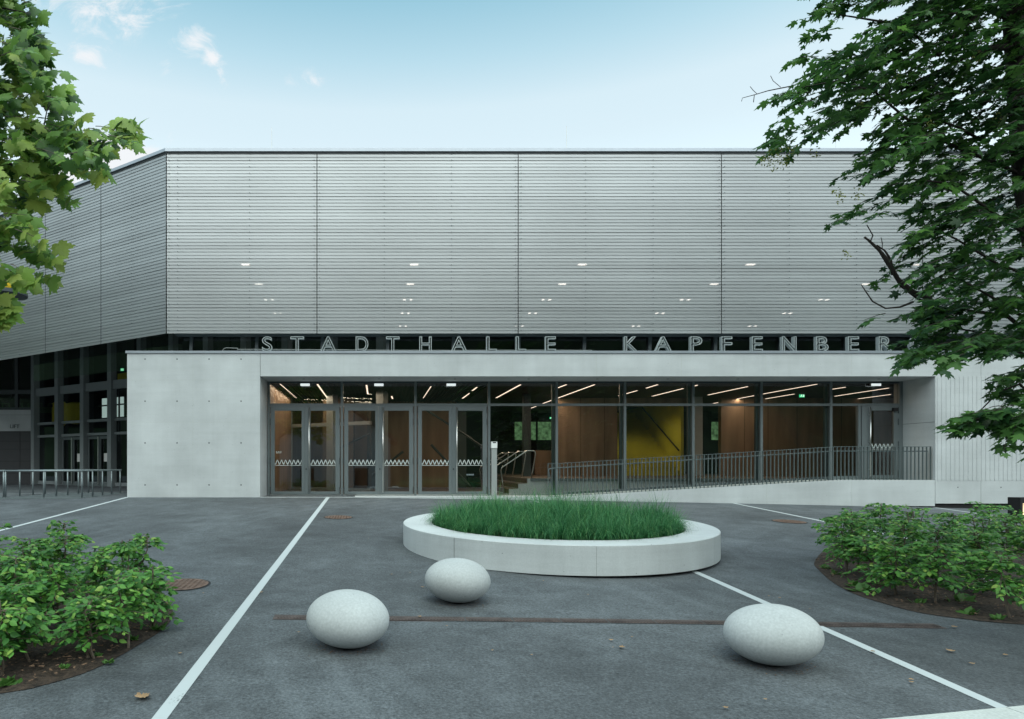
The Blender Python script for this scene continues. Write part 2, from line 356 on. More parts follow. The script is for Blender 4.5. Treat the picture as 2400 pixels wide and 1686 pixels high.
def ribbon(pts_l, pts_r, lift=.004):
    b = MB()
    for i in range(len(pts_l) - 1):
        q = [pts_l[i], pts_r[i], pts_r[i + 1], pts_l[i + 1]]
        b.add([(x, y, ground(x, y) + lift) for x, y in q], [(0, 1, 2, 3)])
    return b
def pline(x, y0, y1, wd=.095, label=''):
    n = max(2, int(abs(y1 - y0) / .5)); ys = [y0 + (y1 - y0) * i / n for i in range(n + 1)]
    o = ribbon([(x - wd / 2, y) for y in ys], [(x + wd / 2, y) for y in ys]).build('painted_line', 'line')
    tag(o, label, kind='structure')
pline(-6.72, -14, 0.0, label='white painted line running from the left concrete wall corner')
pline(-1.34, -16.5, -.02, label='long white painted line left of the stones')
pline(4.13, -8.2, -.02, label='white painted line hidden behind the planter')
pline(4.13, -13.45, -8.2, label='white painted line passing behind the right stone')
pline(9.53, -12, 0.0, label='white painted line beside the right shrub bed')
pline(14.92, -12, 0.0, label='white painted line at the far right wall')
# ground line behind the bike racks
ql = ribbon([(-14, 3.3), (-8, 5.0)], [(-14, 3.38), (-8, 5.08)]).build('painted_line', 'line'); tag(ql, 'thin white line on the paving behind the bike racks', kind='structure')

# drain channel : iron grate panels flush in the asphalt
dr = empty('drain_channel', (-.97, -11.52, ground(-.97, -11.52)), 'long narrow rust brown drain grate set across the asphalt', 'drain')
x = -.97
fr = MB()
while x < 5.30:
    x2 = min(x + .447, 5.32); b = MB()
    for (u0, u1, v0, v1) in ((x + .004, x2 - .004, -11.59, -11.455),):
        z0 = ground(u0, -11.52); z1 = ground(u1, -11.52)
        b.add([(u0, v0, ground(u0, v0) + .006), (u1, v0, ground(u1, v0) + .006), (u1, v1, ground(u1, v1) + .006), (u0, v1, ground(u0, v1) + .006)], [(0, 1, 2, 3)])
        k = u0 + .02
        while k < u1 - .01:
            b.box((k, v0 + .02, ground(k, -11.52) + .004), (k + .012, v1 - .02, ground(k, -11.52) + .0105)); k += .03
    b.build('grate_panel', 'rust', dr); x += .45
ribbon([(-.99, -11.44), (5.34, -11.44)], [(-.99, -11.605), (5.34, -11.605)], .003).build('channel_frame', 'rust', dr)

def manhole(px, py, dia, label):
    p = gpt(px, py); root = empty('manhole_cover', p, label, 'manhole cover', 'round iron manhole covers')
    for nm, r0, lift, mm in (('rim', dia / 2 + .025, .004, 'black'), ('lid', dia / 2, .008, 'cast')):
        b = MB(); n = 40
        vs = [(p.x, p.y, ground(p.x, p.y) + lift)] + [(p.x + r0 * math.cos(t), p.y + r0 * math.sin(t), ground(p.x + r0 * math.cos(t), p.y + r0 * math.sin(t)) + lift) for t in [2 * math.pi * k / n for k in range(n)]]
        b.add(vs, [(0, 1 + k, 1 + (k + 1) % n) for k in range(n)])
        if nm == 'lid':
            for gxk in range(-4, 5):
                for gyk in range(-4, 5):
                    u, v = gxk * dia / 10, gyk * dia / 10
                    if math.hypot(u, v) < dia * .44: b.box((p.x + u - .012, p.y + v - .012, ground(p.x + u, p.y + v) + .009), (p.x + u + .012, p.y + v + .012, ground(p.x + u, p.y + v) + .0125))
        b.build(nm, mm, root)
manhole(428, 1371, .58, 'large rusty manhole cover beside the left shrub bed')
manhole(793, 1213, .56, 'round manhole cover near the entrance doors')
manhole(1850, 1223, .62, 'round manhole cover near the ramp and right shrub bed')

# kerb in the bottom right corner
ka, kb = gpt(2098, 1686), gpt(2400, 1657)
kd = (kb - ka).normalized(); ka2 = ka - kd * 1.2; kb2 = kb + kd * 3.0; nn = Vector((kd.y, -kd.x, 0))
b = MB()
for i in range(5):
    p = ka2 + kd * (1.05 * i + .004); q = ka2 + kd * (1.05 * (i + 1) - .004)
    c = [p, q, q + nn * 1.2, p + nn * 1.2]
    vs = [(a.x, a.y, ground(a.x, a.y) - .1) for a in c] + [(a.x, a.y, ground(a.x, a.y) + .010) for a in c]
    b.add(vs, [(3, 2, 1, 0), (4, 5, 6, 7), (0, 1, 5, 4), (1, 2, 6, 5), (2, 3, 7, 6), (3, 0, 4, 7)])
kc = b.build('kerb', 'kerb'); tag(kc, 'pale concrete kerb slab edging the asphalt at the lower right', kind='structure')

# planting beds
def bed(poly, name, label):
    c = sum((Vector(p) for p in poly), Vector((0, 0))) / len(poly); b = MB(); rings = 14; n = len(poly)
    vs = [(c.x, c.y, ground(c.x, c.y) + .05)]
    for r in range(1, rings + 1):
        t = r / rings
        for k, p in enumerate(poly):
            q = c + (Vector(p) - c) * t; h = .006 + (.05 * (1 - t ** 3)) + .03 * noise.noise(Vector((q.x * 5, q.y * 5, 0))) * (1 if t < .97 else 0)
            vs.append((q.x, q.y, ground(q.x, q.y) + max(h, .005)))
    fs = [(0, 1 + k, 1 + (k + 1) % n) for k in range(n)]
    for r in range(rings - 1):
        for k in range(n):
            a0 = 1 + r * n + k; a1 = 1 + r * n + (k + 1) % n; fs.append((a0, a0 + n, a1 + n, a1))
    b.add(vs, fs); o = b.build(name, 'soil', smooth=True); tag(o, label, kind='structure'); return o
def smooth_poly(pts, n=90):
    pts = [Vector(p) for p in pts]; m = len(pts); out = []
    for i in range(m):
        p0, p1, p2, p3 = pts[(i - 1) % m], pts[i], pts[(i + 1) % m], pts[(i + 2) % m]
        for k in range(n // m + 1):
            t = k / (n // m + 1)
            out.append(tuple(.5 * ((2 * p1) + (-p0 + p2) * t + (2 * p0 - 5 * p1 + 4 * p2 - p3) * t * t + (-p0 + 3 * p1 - 3 * p2 + p3) * t ** 3)))
    return out
lb_px = [(0, 1627), (100, 1608), (200, 1578), (270, 1545), (330, 1510), (380, 1478), (404, 1448), (398, 1420), (360, 1398)]
lb = [tuple(gpt(*q).xy) for q in lb_px]
LB = smooth_poly(lb + [(-2.9, -10.4), (-3.9, -9.7), (-6, -9.4), (-8, -10.2), (-8, -13.5), (-3.6, -13.8)])
bed(LB, 'soil_bed', 'dark mulched soil under the left shrubs')
rb_px = [(1909, 1318), (1922, 1340), (1955, 1368), (2005, 1394), (2070, 1415), (2150, 1436), (2250, 1451), (2400, 1465)]
rb = [tuple(gpt(*q).xy) for q in rb_px]
RB = smooth_poly(rb + [(7.4, -11.6), (9.5, -11.5), (12.5, -10), (12.5, -7.6), (10, -6.3), (8.2, -6.4), (7.35, -7.0)])
bed(RB, 'soil_bed', 'dark mulched soil under the right shrubs')

# ------------------------------------------------------------------ the hall
YB = 1.14                                 # plane of the entrance glazing
ZB = YB - CAMY
def bx(px): return (px - PX) * ZB / F
def bz(py): return CAMZ + (PY - py) * ZB / F
ZF = 17.84
def fx(px): return (px - PX) * ZF / F
def fz(py): return CAMZ + (PY - py) * ZF / F
hall = empty('event_hall', (0, 0, 0), 'long low event hall with silver louvred cladding above a pale concrete entrance block', 'building')
XL, XO, XR, XE = fx(298), fx(610.5), fx(2192.3), 24.0
ZT, ZS = 3.88, 3.246
# left concrete block
b = MB(); b.box((XL, 0, -.25), (XO - .012, 1.9, ZT)); cw = b.build('concrete_wall', 'conc', hall)
b = MB()
for z in (fz(891), fz(990)): b.box((XL + .01, -.0015, z - .003), (XO - .02, .01, z + .003))
b.box((fx(452) - .003, -.0015, .02), (fx(452) + .003, .01, ZT - .02)); b.build('formwork_joint', 'kerb', cw)
b = MB()
for px in (340, 415, 490, 565):
    for py in (842, 940.6, 1038.5, 1137):
        b.tube([(fx(px), -.003, fz(py)), (fx(px), .02, fz(py))], .020, 12)
b.build('tie_hole', 'joint', cw)
# lintel beam
b = MB(); b.box((XO, 0, ZS), (XR - .012, YB + .25, ZT)); be = b.build('lintel_beam', 'conc', hall)
b = MB()
for px in (806, 1003, 1201, 1398, 1597, 1795, 1996): b.box((fx(px) - .004, -.0015, ZS + .01), (fx(px) + .004, .01, ZT - .01))
b.build('formwork_joint', 'kerb', be)
b = MB()
for px, py in ((712, 890.5), (888.5, 890.5), (1066, 890.5), (1239, 890.6), (1400, 890.6), (1565, 890.6), (1729, 890.6), (1894, 890.6), (2059, 890.6)):
    b.cyl((px and (px - PX) * 18.4 / F, .56, ZS - .004), .035, .01, 16)
b.build('soffit_spotlight', 'black', be)
for x_, z_ in ((XO - .012, ZS + .002), (XR - .012, ZS + .002)): MB().box((x_, .02, z_), (x_ + .012, .3, ZT)).build('shadow_joint', 'joint', hall)
# left return and right return walls
b = MB(); b.box((XR, 0, -.75), (XE, YB + .3, ZT)); rw = b.build('concrete_wall', 'conc', hall)
rw['label'] = 'ribbed right concrete wall'
b = MB(); zt, zb_ = fz(882), fz(1126.9); x = XR + .05
while x < XE:
    b.add([(x, -.001, zb_), (x, -.009, zb_), (x + .105, -.001, zb_), (x, -.001, zt), (x, -.009, zt), (x + .105, -.001, zt)],
          [(0, 1, 4, 3), (1, 2, 5, 4), (3, 4, 5), (2, 1, 0)]); x += .1178
b.build('rib', 'conc', rw)
b = MB()
for px in (2299,): b.box((fx(px) - .003, -.0015, fz(1180)), (fx(px) + .003, .01, zb_ - .01)); b.box((fx(px) - .003, -.0015, zt + .01), (fx(px) + .003, .01, ZT))
for px in (2245, 2346): b.tube([(fx(px), -.003, fz(1142.5)), (fx(px), .02, fz(1142.5))], .016, 10)
b.build('tie_hole', 'joint', rw)
# right return joint
b = MB(); b.box((XR - .004, .02, 2.02), (XR + .01, YB - .02, 2.03)); b.build('formwork_joint', 'joint', rw)
# black plinth recess: the walls float above the falling ground
# coping
b = MB(); b.box((XL - .035, -.03, ZT), (XE, 2.2, ZT + .045)); b.box((XL - .035, -.03, ZT - .02), (XE, -.012, ZT)); b.build('coping', 'coping', hall)
# threshold and lobby floor
b = MB(); b.box((XO + .002, .03, -.15), (fx(1330), YB + .4, -.004)); b.box((XO + .002, -.03, -.25), (fx(1330), .028, .010)); b.build('threshold', 'conc', hall)

# ramp
def ramp_z(x):
    x0, x1 = fx(1300), fx(1968)
    return .462 * max(0.0, min(1.0, (x - x0) / (x1 - x0)))
xs = [fx(1300) + (XR - .012 - fx(1300)) * i / 30 for i in range(31)]
b = MB(); top = [(x, max(ramp_z(x), .012)) for x in xs]
def wbot(x): return max(ground(x, 0) - .04, -.235)
bot = [(x, wbot(x)) for x in reversed(xs)]
b.prism(top + bot, .0, .18); rwl = b.build('ramp_wall', 'conc', hall)
b = MB(); b.prism([(x, z - .012) for x, z in top] + [(XR - .012, -.5), (xs[0], -.5)], .18, YB - .03); b.build('ramp_deck', 'kerb', hall)
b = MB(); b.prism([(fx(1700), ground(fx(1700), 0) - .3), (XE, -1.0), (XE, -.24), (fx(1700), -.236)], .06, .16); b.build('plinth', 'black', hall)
# right wall lower edge floats: cut visually by a dark recess strip
rw.data.transform(Matrix.Identity(4))
for v in rw.data.vertices:
    if v.co.z < -.3: v.co.z = fz(1180.5)
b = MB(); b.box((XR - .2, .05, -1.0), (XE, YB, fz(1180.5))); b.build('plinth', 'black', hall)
b = MB()
for px in (1797, 1996): b.box((fx(px) - .003, -.0015, wbot(fx(px)) + .01), (fx(px) + .003, .01, ramp_z(fx(px)) - .01))
b.build('formwork_joint', 'kerb', rwl)
# little ventilation blocks at the foot of the glazing
b = MB(); x = bx(1330)
while x < bx(1940): 
    z = ramp_z(x); b.box((x, YB - .06, z + .0), (x + .045, YB - .035, z + .06)); x += .117
b.build('vent_grille', 'greyd', hall)
b = MB(); b.prism([(bx(1320), -.02), (bx(1320), .09), (bx(1968), .462 + .09), (bx(2104), .462 + .09), (bx(2104), .38), (bx(1968), .36)], YB - .034, YB + .02); b.build('sill', 'grey', hall)

# glazing: posts, transom and panes
def frame_bar(parent, x0, x1, z0, z1, name='post', m='grey', y0=YB - .04, y1=YB + .06):
    return MB().box((x0, y0, z0), (x1, y1, z1)).build(name, m, parent)
ZTR, ZTOP = bz(949.2), ZS
posts = [801.6, 973.6, 1145.7, 1304, 1463.7, 1623.5, 1783, 1945.6]
b = MB()
for px in posts:
    z0 = ramp_z(bx(px)) if px > 1300 else 0.0
    b.box((bx(px) - .034, YB - .05, z0), (bx(px) + .034, YB + .06, ZTOP))
    if px > 1150: b.box((bx(px) - .11, YB + .061, z0), (bx(px) - .036, YB + .14, ZTOP), 1)
b.box((bx(627.5), YB - .05, 0), (bx(633), YB + .06, ZTOP)); b.box((bx(2105), YB - .05, .46), (XR - .013, YB + .06, ZTOP)); b.box((bx(2009), YB - .049, .46), (bx(2015), YB + .06, ZTR))
segs = [bx(633)] + [v for px in posts for v in (bx(px) - .034, bx(px) + .034)] + [bx(2105)]
for i in range(0, len(segs), 2):
    b.box((segs[i], YB - .045, ZTR - .034), (segs[i + 1], YB + .05, ZTR + .034))
    b.box((segs[i], YB - .045, ZTOP - .06), (segs[i + 1], YB + .05, ZTOP - .001), 1)
b.build('window_frame', ['grey', 'greyd'], hall)
for i in range(0, len(segs), 2):           # transom panes and big panes
    x0, x1 = segs[i], segs[i + 1]
    MB().quad((x0, YB, ZTR + .034), (x1, YB, ZTR + .034), (x1, YB, ZTOP - .06), (x0, YB, ZTOP - .06)).build('window_pane', 'glass', hall)
    if x0 > bx(1140):
        xe = min(x1, bx(2009)); MB().quad((x0, YB, 0.02), (xe, YB, 0.02), (xe, YB, ZTR - .034), (x0, YB, ZTR - .034)).build('window_pane', 'glass', hall)
def door_leaf(x0, x1, p0, p1, z0, z1, pz0, pz1, handle_x, zig0, lock_x, hinge_x, sticker=True):
    b = MB(); y0, y1 = YB - .065, YB - .005
    b.box((x0, y0, z0), (p0, y1, z1)); b.box((p1, y0, z0), (x1, y1, z1)); b.box((p0, y0, z0), (p1, y1, pz0)); b.box((p0, y0, pz1), (p1, y1, z1))
    d = b.build('door', 'grey', hall)
    MB().quad((p0, YB - .03, pz0), (p1, YB - .03, pz0), (p1, YB - .03, pz1), (p0, YB - .03, pz1)).build('pane', 'glass', d)
    if handle_x is not None:
        hb = MB(); hb.tube([(handle_x, y0 - .07, z0 + .05), (handle_x, y0 - .07, z1 - .03)], .017, 12)
        for zz in (z0 + .25, (z0 + z1) / 2, z1 - .25): hb.tube([(handle_x, y0 - .07, zz), (handle_x + .0, y0, zz)], .010, 8)
        hb.build('pull_handle', 'steel', d, smooth=True)
    if lock_x is not None:
        MB().tube([(lock_x, y0 - .02, zig0 - .12), (lock_x, y0, zig0 - .12)], .018, 12).build('lock', 'black', d)
    if hinge_x is not None:
        hb = MB()
        for zz in (z0 + .12, z0 + .95, z1 - .45, z1 - .12): hb.box((hinge_x - .008, y0 - .014, zz - .09), (hinge_x + .008, y0 + .002, zz + .09))
        hb.build('hinge', 'greyd', d)
    if sticker:
        zb = MB(); per = .1162; hh = .145; t = .0105; y = YB - .033; x = p0 - .35 * per
        def seg(ax, az, cx, cz):
            n = Vector((-(cz - az), cx - ax)).normalized() * t
            ps = [(ax, az), (cx, cz)]
            # clip to pane
            if max(ax, cx) < p0 or min(ax, cx) > p1: return
            if ax < p0: f_ = (p0 - ax) / (cx - ax); ax, az = p0, az + (cz - az) * f_
            if cx > p1: f_ = (p1 - ax) / (cx - ax); cx, cz = p1, az + (cz - az) * f_
            zb.add([(ax + n.x, y, az + n.y), (ax - n.x, y, az - n.y), (cx - n.x, y, cz - n.y), (cx + n.x, y, cz + n.y)], [(0, 1, 2, 3)])
        while x < p1:
            seg(x, zig0 + hh, x + per / 2, zig0); seg(x + per / 2, zig0, x + per, zig0 + hh); x += per
        zb.box((p0, y - .0015, zig0 - .022), (p1, y - .0005, zig0 - .010))
        zb.build('zigzag_decal', 'sticker', d)
    return d
DZ1 = bz(952.5)
for k, base in enumerate((0, 172.0, 344.0)):
    o = base
    door_leaf(bx(635 + o), bx(714.6 + o), bx(644.5 + o), bx(707.6 + o), .035, DZ1, bz(1152), bz(963.3), None, bz(1089.8), bx(718.2 + o) if False else None, bx(634.6 + o))
    door_leaf(bx(715 + o), bx(797 + o), bx(728.2 + o), bx(786.6 + o), .035, DZ1, bz(1152), bz(963.3), bx(725.4 + o), bz(1089.8), bx(718.2 + o), bx(796.0 + o))
b = MB()
for x0, x1 in ((633, 801.6), (801.6, 973.6), (973.6, 1145.7)): b.box((bx(x0) + .002, YB - .03, .0), (bx(x1) - .035, YB + .05, .033))
b.build('door_sill', 'steel', hall)
d = door_leaf(bx(2016), bx(2104), bx(2034.6), bx(2091), .50, DZ1, bz(1114), bz(962.9), bx(2032.3), bz(1052), None, bx(2101))
d['label'] = 'single glazed door at the top of the ramp'
MB().box((bx(2086), YB - .14, bz(965)), (bx(2097), YB - .066, bz(957))).build('door_closer', 'black', d)
# row of small marks on the first door
t = MB()
for k, px in enumerate((648.5, 653.5, 658.5)): t.add([(bx(px) - .02, YB - .033, bz(1058)), (bx(px) + .02, YB - .033, bz(1058)), (bx(px), YB - .033, bz(1060.5))], [(0, 1, 2)])
t.box((bx(647), YB - .034, bz(1062.3)), (bx(660), YB - .033, bz(1061.4))); t.build('window_decal', 'sticker', hall)

# ---- lobby interior
LY = YB + .2
b = MB(); b.box((XO, YB + .4, -.15), (3.83, 12.4, -.005)); b.build('lobby_floor', 'woodd', hall)
b = MB()
for k, (x0, zz) in enumerate(((3.83, .165), (4.10, .32), (4.36, .47))):
    b.box((x0, YB + .45, 0 if k == 0 else zz - .155), (20.0, 12.4, zz))
st = b.build('lobby_platform', 'conc', hall)
b = MB()
for k, (x0, zz) in enumerate(((3.83, .165), (4.10, .32), (4.36, .47))):
    b.box((x0 - .006, YB + .5, zz - .13), (x0 - .001, 9, zz - .001)); b.box((x0, YB + .5, zz + .001), (x0 + (.268 if k < 2 else 15.5), 12.3, zz + .004))
b.build('wooden_tread', 'woodd', st)
b = MB(); b.box((4.45, YB + .40, .40), (20, YB + .449, .475)); b.build('slab_edge', 'grey', st)
ZC = 3.30
b = MB(); b.box((XO, YB + .26, ZC), (20, 13.0, ZC + .1)); b.build('lobby_ceiling', 'ceil', hall)
b = MB(); x = XO + .1
while x < 3.4: b.box((x, YB + .3, ZC - .05), (x + .02, 9.0, ZC - .001)); x += .12
b.build('ceiling_slat', 'ceil', hall)
# side and back walls
b = MB(); b.box((XO - .4, YB + .3, -.1), (XO + .001, 13, ZC)); b.box((20, YB + .3, -.1), (20.2, 13, ZC)); b.build('side_wall', 'wood', hall)
b = MB(); b.box((-2.0, 6.3, 0), (-.9, 6.5, ZC)); b.box((-.9, 7.6, 0), (3.0, 7.8, ZC)); b.box((-3.1, 9.0, 0), (-2.0, 9.2, ZC)); b.build('wood_wall', 'wood', hall)
b = MB(); b.box((3.0, 7.4, 0), (3.35, 7.75, ZC)); b.box((-.4, 6.6, 0), (-.05, 6.9, ZC)); b.box((5.0, 5.0, .475), (5.25, 5.25, ZC)); b.build('column', 'greyd', hall)
WY = 6.3                                   # brown front wall of the hall core
def wx(px, Z=24.14): return (px - PX) * Z / F
b = MB(); b.box((wx(1308), WY, .474), (wx(1447), WY + .2, ZC)); b.box((wx(1447), WY, 3.05), (wx(1612), WY + .2, ZC))
b.box((wx(1690), WY, .474), (19.9, WY + .2, ZC)); b.build('wood_wall', 'wood', hall)
b = MB()
for px in (1361, 1417, 1745, 1800, 1868, 1972): b.box((wx(px) - .006, WY - .003, .48), (wx(px) + .006, WY + .01, ZC - .01))
b.build('panel_joint', 'dark', hall)
b = MB(); b.box((3.2, 12.3, .47), (20, 12.5, 1.95)); b.box((3.2, 12.3, 3.28), (20, 12.5, 3.31)); b.box((3.2, 12.3, 1.95), (6.1, 12.5, 3.28)); b.box((8.3, 12.3, 1.95), (15, 12.5, 3.28)); b.box((16.4, 12.3, 1.95), (20, 12.5, 3.28)); b.box((-3.3, 12.3, -.1), (3.2, 12.5, 3.3))
b.build('back_wall', 'dark', hall)
b = MB()
for x in (6.1, 7.15, 8.22, 15.0, 15.8): b.box((x, 12.27, 1.95), (x + .08, 12.34, 3.28))
for a_, c_ in ((6.1, 8.3), (15, 15.9)): b.box((a_, 12.28, 1.95), (c_, 12.33, 2.0)); b.box((a_, 12.28, 2.82), (c_, 12.33, 2.98))
b.build('rear_window_frame', 'black', hall)
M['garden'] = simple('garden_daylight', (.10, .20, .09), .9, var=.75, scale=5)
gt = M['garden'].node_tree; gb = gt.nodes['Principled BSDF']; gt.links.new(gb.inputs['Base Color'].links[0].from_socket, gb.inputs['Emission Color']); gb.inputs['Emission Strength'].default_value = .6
b = MB(); b.box((5.9, 13.4, 1.8), (8.6, 13.45, 3.0)); b.box((14.8, 13.4, 1.8), (16.6, 13.45, 3.0)); b.build('garden_glow_panel', 'garden', hall)  # self-lit green panels stand in for the daylit garden outside
MB().box((6.3, 8.9, .475), (8.3, 9.1, 1.45)).build('counter', 'wood', hall)
# yellow stair
b = MB(); x0, x1 = x0s, x1s = wx(1448), wx(1602)
b.box((x0 - .1, WY + .21, .474), (x0, 12.2, ZC)); b.box((x1, WY + .21, .474), (x1 + .1, 12.2, ZC))
for k in range(16): b.box((x0, WY + .30 + .28 * k, .474), (x1, WY + .30 + .28 * (k + 1) + (.0 if k < 15 else .4), .474 + .165 * (k + 1)))
ys = b.build('yellow_staircase', 'yellow', hall)
b = MB(); b.tube([(x1 - .06, WY + .25, 1.4), (x1 - .06, WY + 3.6, 3.25)], .025, 8); b.tube([(x0 + .06, WY + .25, 1.4), (x0 + .06, WY + 3.6, 3.25)], .025, 8); b.build('stair_handrail', 'black', ys)
b = MB(); b.box((x1 + .12, 5.9, .474), (x1 + .5, 6.28, ZC)); b.build('column', 'conc', hall)
# steel bracing seen behind the doors
b = MB()
for (xa, za, xb, zb2) in ((-.2, .5, .9, 1.35), (1.55, 2.95, 3.2, 1.9), (1.9, 1.6, 3.3, .1), (-1.6, 1.35, -.3, 2.0), (3.2, 1.9, 4.6, .9)):
    b.tube([(xa, 6.0, za), (xb, 6.0, zb2)], .045, 6)
b.build('steel_brace', 'greyd', hall)

# ---- louvred cladding
YC, ZC0, ZC1, NS = 1.36, 4.66, 9.84, 55
P = (ZC1 - ZC0) / NS
prof = []
for k in range(NS):
    z = ZC0 + k * P
    dk = -.005 if k % 11 == 8 else (-.002 if k % 5 == 2 else .0)
    prof += [(.016, z), (.016, z + .058), (dk, z + .070), (dk, z + .088)]
prof.append((.016, ZC1))
def clad_panel(p0, p1, rivets):
    p0 = Vector(p0); p1 = Vector(p1); d = (p1 - p0).normalized(); n = Vector((d.y, -d.x)); ln = (p1 - p0).length
    b = MB(); m = len(prof); a0 = p0 + d * .013; a1 = p1 - d * .013
    vs = [(a0.x + n.x * o, a0.y + n.y * o, z) for o, z in prof] + [(a1.x + n.x * o, a1.y + n.y * o, z) for o, z in prof]
    b.add(vs, [(i, i + m, i + m + 1, i + 1) for i in range(m - 1)])
    for r_ in rivets:
        c = p0 + d * r_
        for k in range(0, NS, 2):
            z = ZC0 + k * P + .083
            q0 = c - d * .010 + n * .03; q1 = c + d * .010 + n * .05
            b.box((min(q0.x, q1.x), min(q0.y, q1.y), z), (max(q0.x, q1.x), max(q0.y, q1.y), z + .016), 1)
    return b.build('cladding_panel', ['clad', 'greyd'], hall)
CX = -6.10
seams = [CX, -1.76, 4.04, 9.90, 15.70, 21.5, 27.3]
for a_, c_ in zip(seams[:-1], seams[1:]):
    r_ = [c_ - a_ - 1.94 * k for k in (2, 1)] if a_ < -2 else [1.94, 3.88]
    if a_ < -2: r_ = [.33, 2.4]
    clad_panel((a_, YC), (c_, YC), r_ + [.08, c_ - a_ - .08])
fd = Vector((-.838, .545))
Q0 = Vector((CX, YC)); fp = 3.08
for k in range(6):
    a_ = Q0 + fd * fp * (k + 1); c_ = Q0 + fd * fp * k
    if k == 0: c_ = Q0
    clad_panel(a_, c_, [fp / 2])
QE = Q0 + fd * fp * 6
# dark backing behind the seams
b = MB(); 
for s_ in seams[1:]: b.box((s_ - .05, YC + .01, ZC0), (s_ + .05, YC + .05, ZC1))
for k in range(1, 6):
    c_ = Q0 + fd * fp * k; nrm = Vector((fd.y, -fd.x)) * -1
    q = c_ + Vector((.545, .838)) * .03; b.obox(q - fd * .05, q + fd * .05, .03, 0, ZC0, ZC1)
b.build('seam_batten', 'black', hall)
# roof edge: bright cap over a dark shadow gap
def edge_path(off):
    nn2 = Vector((-.545, -.838))
    return [QE + nn2 * off, Vector((CX, YC)) + Vector((-.545 * .5, -.95)).normalized() * off * 1.05, Vector((27.3, YC - off))]
def band(off0, off1, z0, z1, name, m):
    A, B_ = edge_path(off0), edge_path(off1); b = MB()
    for i in range(2):
        c = [B_[i], B_[i + 1], A[i + 1], A[i]]
        vs = [(p.x, p.y, z0) for p in c] + [(p.x, p.y, z1) for p in c]
        b.add(vs, [(0, 3, 2, 1), (4, 5, 6, 7), (0, 1, 5, 4), (2, 3, 7, 6), (3, 0, 4, 7), (1, 2, 6, 5)])
    return b.build(name, m, hall)
band(-.3, .03, ZC1 + .002, ZC1 + .045, 'shadow_gap', 'greyd')
band(-.3, .075, ZC1 + .046, ZC1 + .135, 'roof_edge', 'coping')
# roof and body of the upper hall
b = MB(); b.add([(27.3, YC + .3, ZC1 + .03), (CX + .2, YC + .3, ZC1 + .03), (QE.x + .2, QE.y + .3, ZC1 + .03), (QE.x + .2, 46, ZC1 + .03), (27.3, 46, ZC1 + .03)], [(0, 1, 2, 3, 4)]); b.build('roof', 'greyd', hall)
b = MB(); b.quad((27.3, YC + .1, 0), (27.3, 46, 0), (27.3, 46, ZC1), (27.3, YC + .1, ZC1)); b.quad((27.3, 46, 0), (QE.x, 46, 0), (QE.x, 46, ZC1), (27.3, 46, ZC1)); b.quad((QE.x, 46, 3), (QE.x, QE.y, 3), (QE.x, QE.y, ZC1), (QE.x, 46, ZC1))
b.build('outer_wall', 'greyd', hall)
# inside of the upper hall
b = MB(); b.quad((QE.x, 45.9, 4.2), (27.2, 45.9, 4.2), (27.2, 45.9, 9.7), (QE.x, 45.9, 9.7)); b.add([(27.2, 2.2, 9.35), (CX + .3, 2.2, 9.35), (QE.x + .6, QE.y + 1.2, 9.35), (QE.x + .6, 45.8, 9.35), (27.2, 45.8, 9.35)], [(0, 1, 2, 3, 4)])
b.build('hall_ceiling', 'dark', hall)
b = MB(); b.box((XL - .02, 2.1, 3.95), (27.2, 12.5, 4.02)); b.build('upper_floor', 'dark', hall)
# clerestory strip under the cladding
YG = 1.94
b = MB(); b.quad((CX + .3, YG, ZT + .045), (27, YG, ZT + .045), (27, YG, ZC0 + .3), (CX + .3, YG, ZC0 + .3)); g0 = Vector((CX + .3, YG)); g1 = g0 + Vector((-.838, .545)) * 8; b.quad((g1.x, g1.y, 3.9), (g0.x, g0.y, 3.9), (g0.x, g0.y, ZC0 + .3), (g1.x, g1.y, ZC0 + .3)); b.build('clerestory_glass', 'glassd', hall)
x = -3.66 - 1.94
while x < 26:
    b = MB(); b.add([(x, YG - .10, 3.93), (x + .09, YG - .10, 3.93), (x + .09, YG - .01, 3.93), (x, YG - .01, 3.93), (x + .05, YG - .10, 5.0), (x + .14, YG - .10, 5.0), (x + .14, YG - .01, 5.0), (x + .05, YG - .01, 5.0)],
          [(0, 3, 2, 1), (4, 5, 6, 7), (0, 1, 5, 4), (1, 2, 6, 5), (2, 3, 7, 6), (3, 0, 4, 7)]); x += 1.94; b.build('clerestory_post', 'greyd', hall)
b = MB(); b.box((CX - 3, 5.0, 3.95), (27, 5.2, 9.3)); 
b = MB(); b.box((CX + .2, YC + .05, ZC0 - .012), (27, YG - .12, ZC0 + .03)); b.build('cladding_underside', 'greyd', hall)

# ---- left wing under the folded facade
P0 = Vector((-16.98, 15.36)); wd = Vector((.838, -.545)); PIT = 2.05
wroot = hall
gz0 = -.16
def wpt(s, off=0.0): 
    q = P0 + wd * s + Vector((-.545, -.838)) * off; return q
b = MB(); LEN = 20
for k in range(0, 11):
    a_ = wpt(PIT * k); p = a_ - wd * .14; q = a_ + wd * .14
    b.obox(wpt(PIT * k - .14, .12), wpt(PIT * k + .14, .12), .30, 0, gz0, 8.0)
for (z, h, dpt) in ((4.45, .38, .10), (2.90, .12, .03), (2.28, .12, .03), (.0, .16, .0)):
    b.obox(wpt(0, dpt), wpt(LEN, dpt), .12, 0, z - h / 2, z + h / 2)
b.build('wing_frame', 'wingf', hall)
b = MB(); a_, c_ = wpt(0), wpt(LEN); b.quad((a_.x, a_.y, gz0), (c_.x, c_.y, gz0), (c_.x, c_.y, 8), (a_.x, a_.y, 8)); b.build('wing_glass', 'glassd', hall)
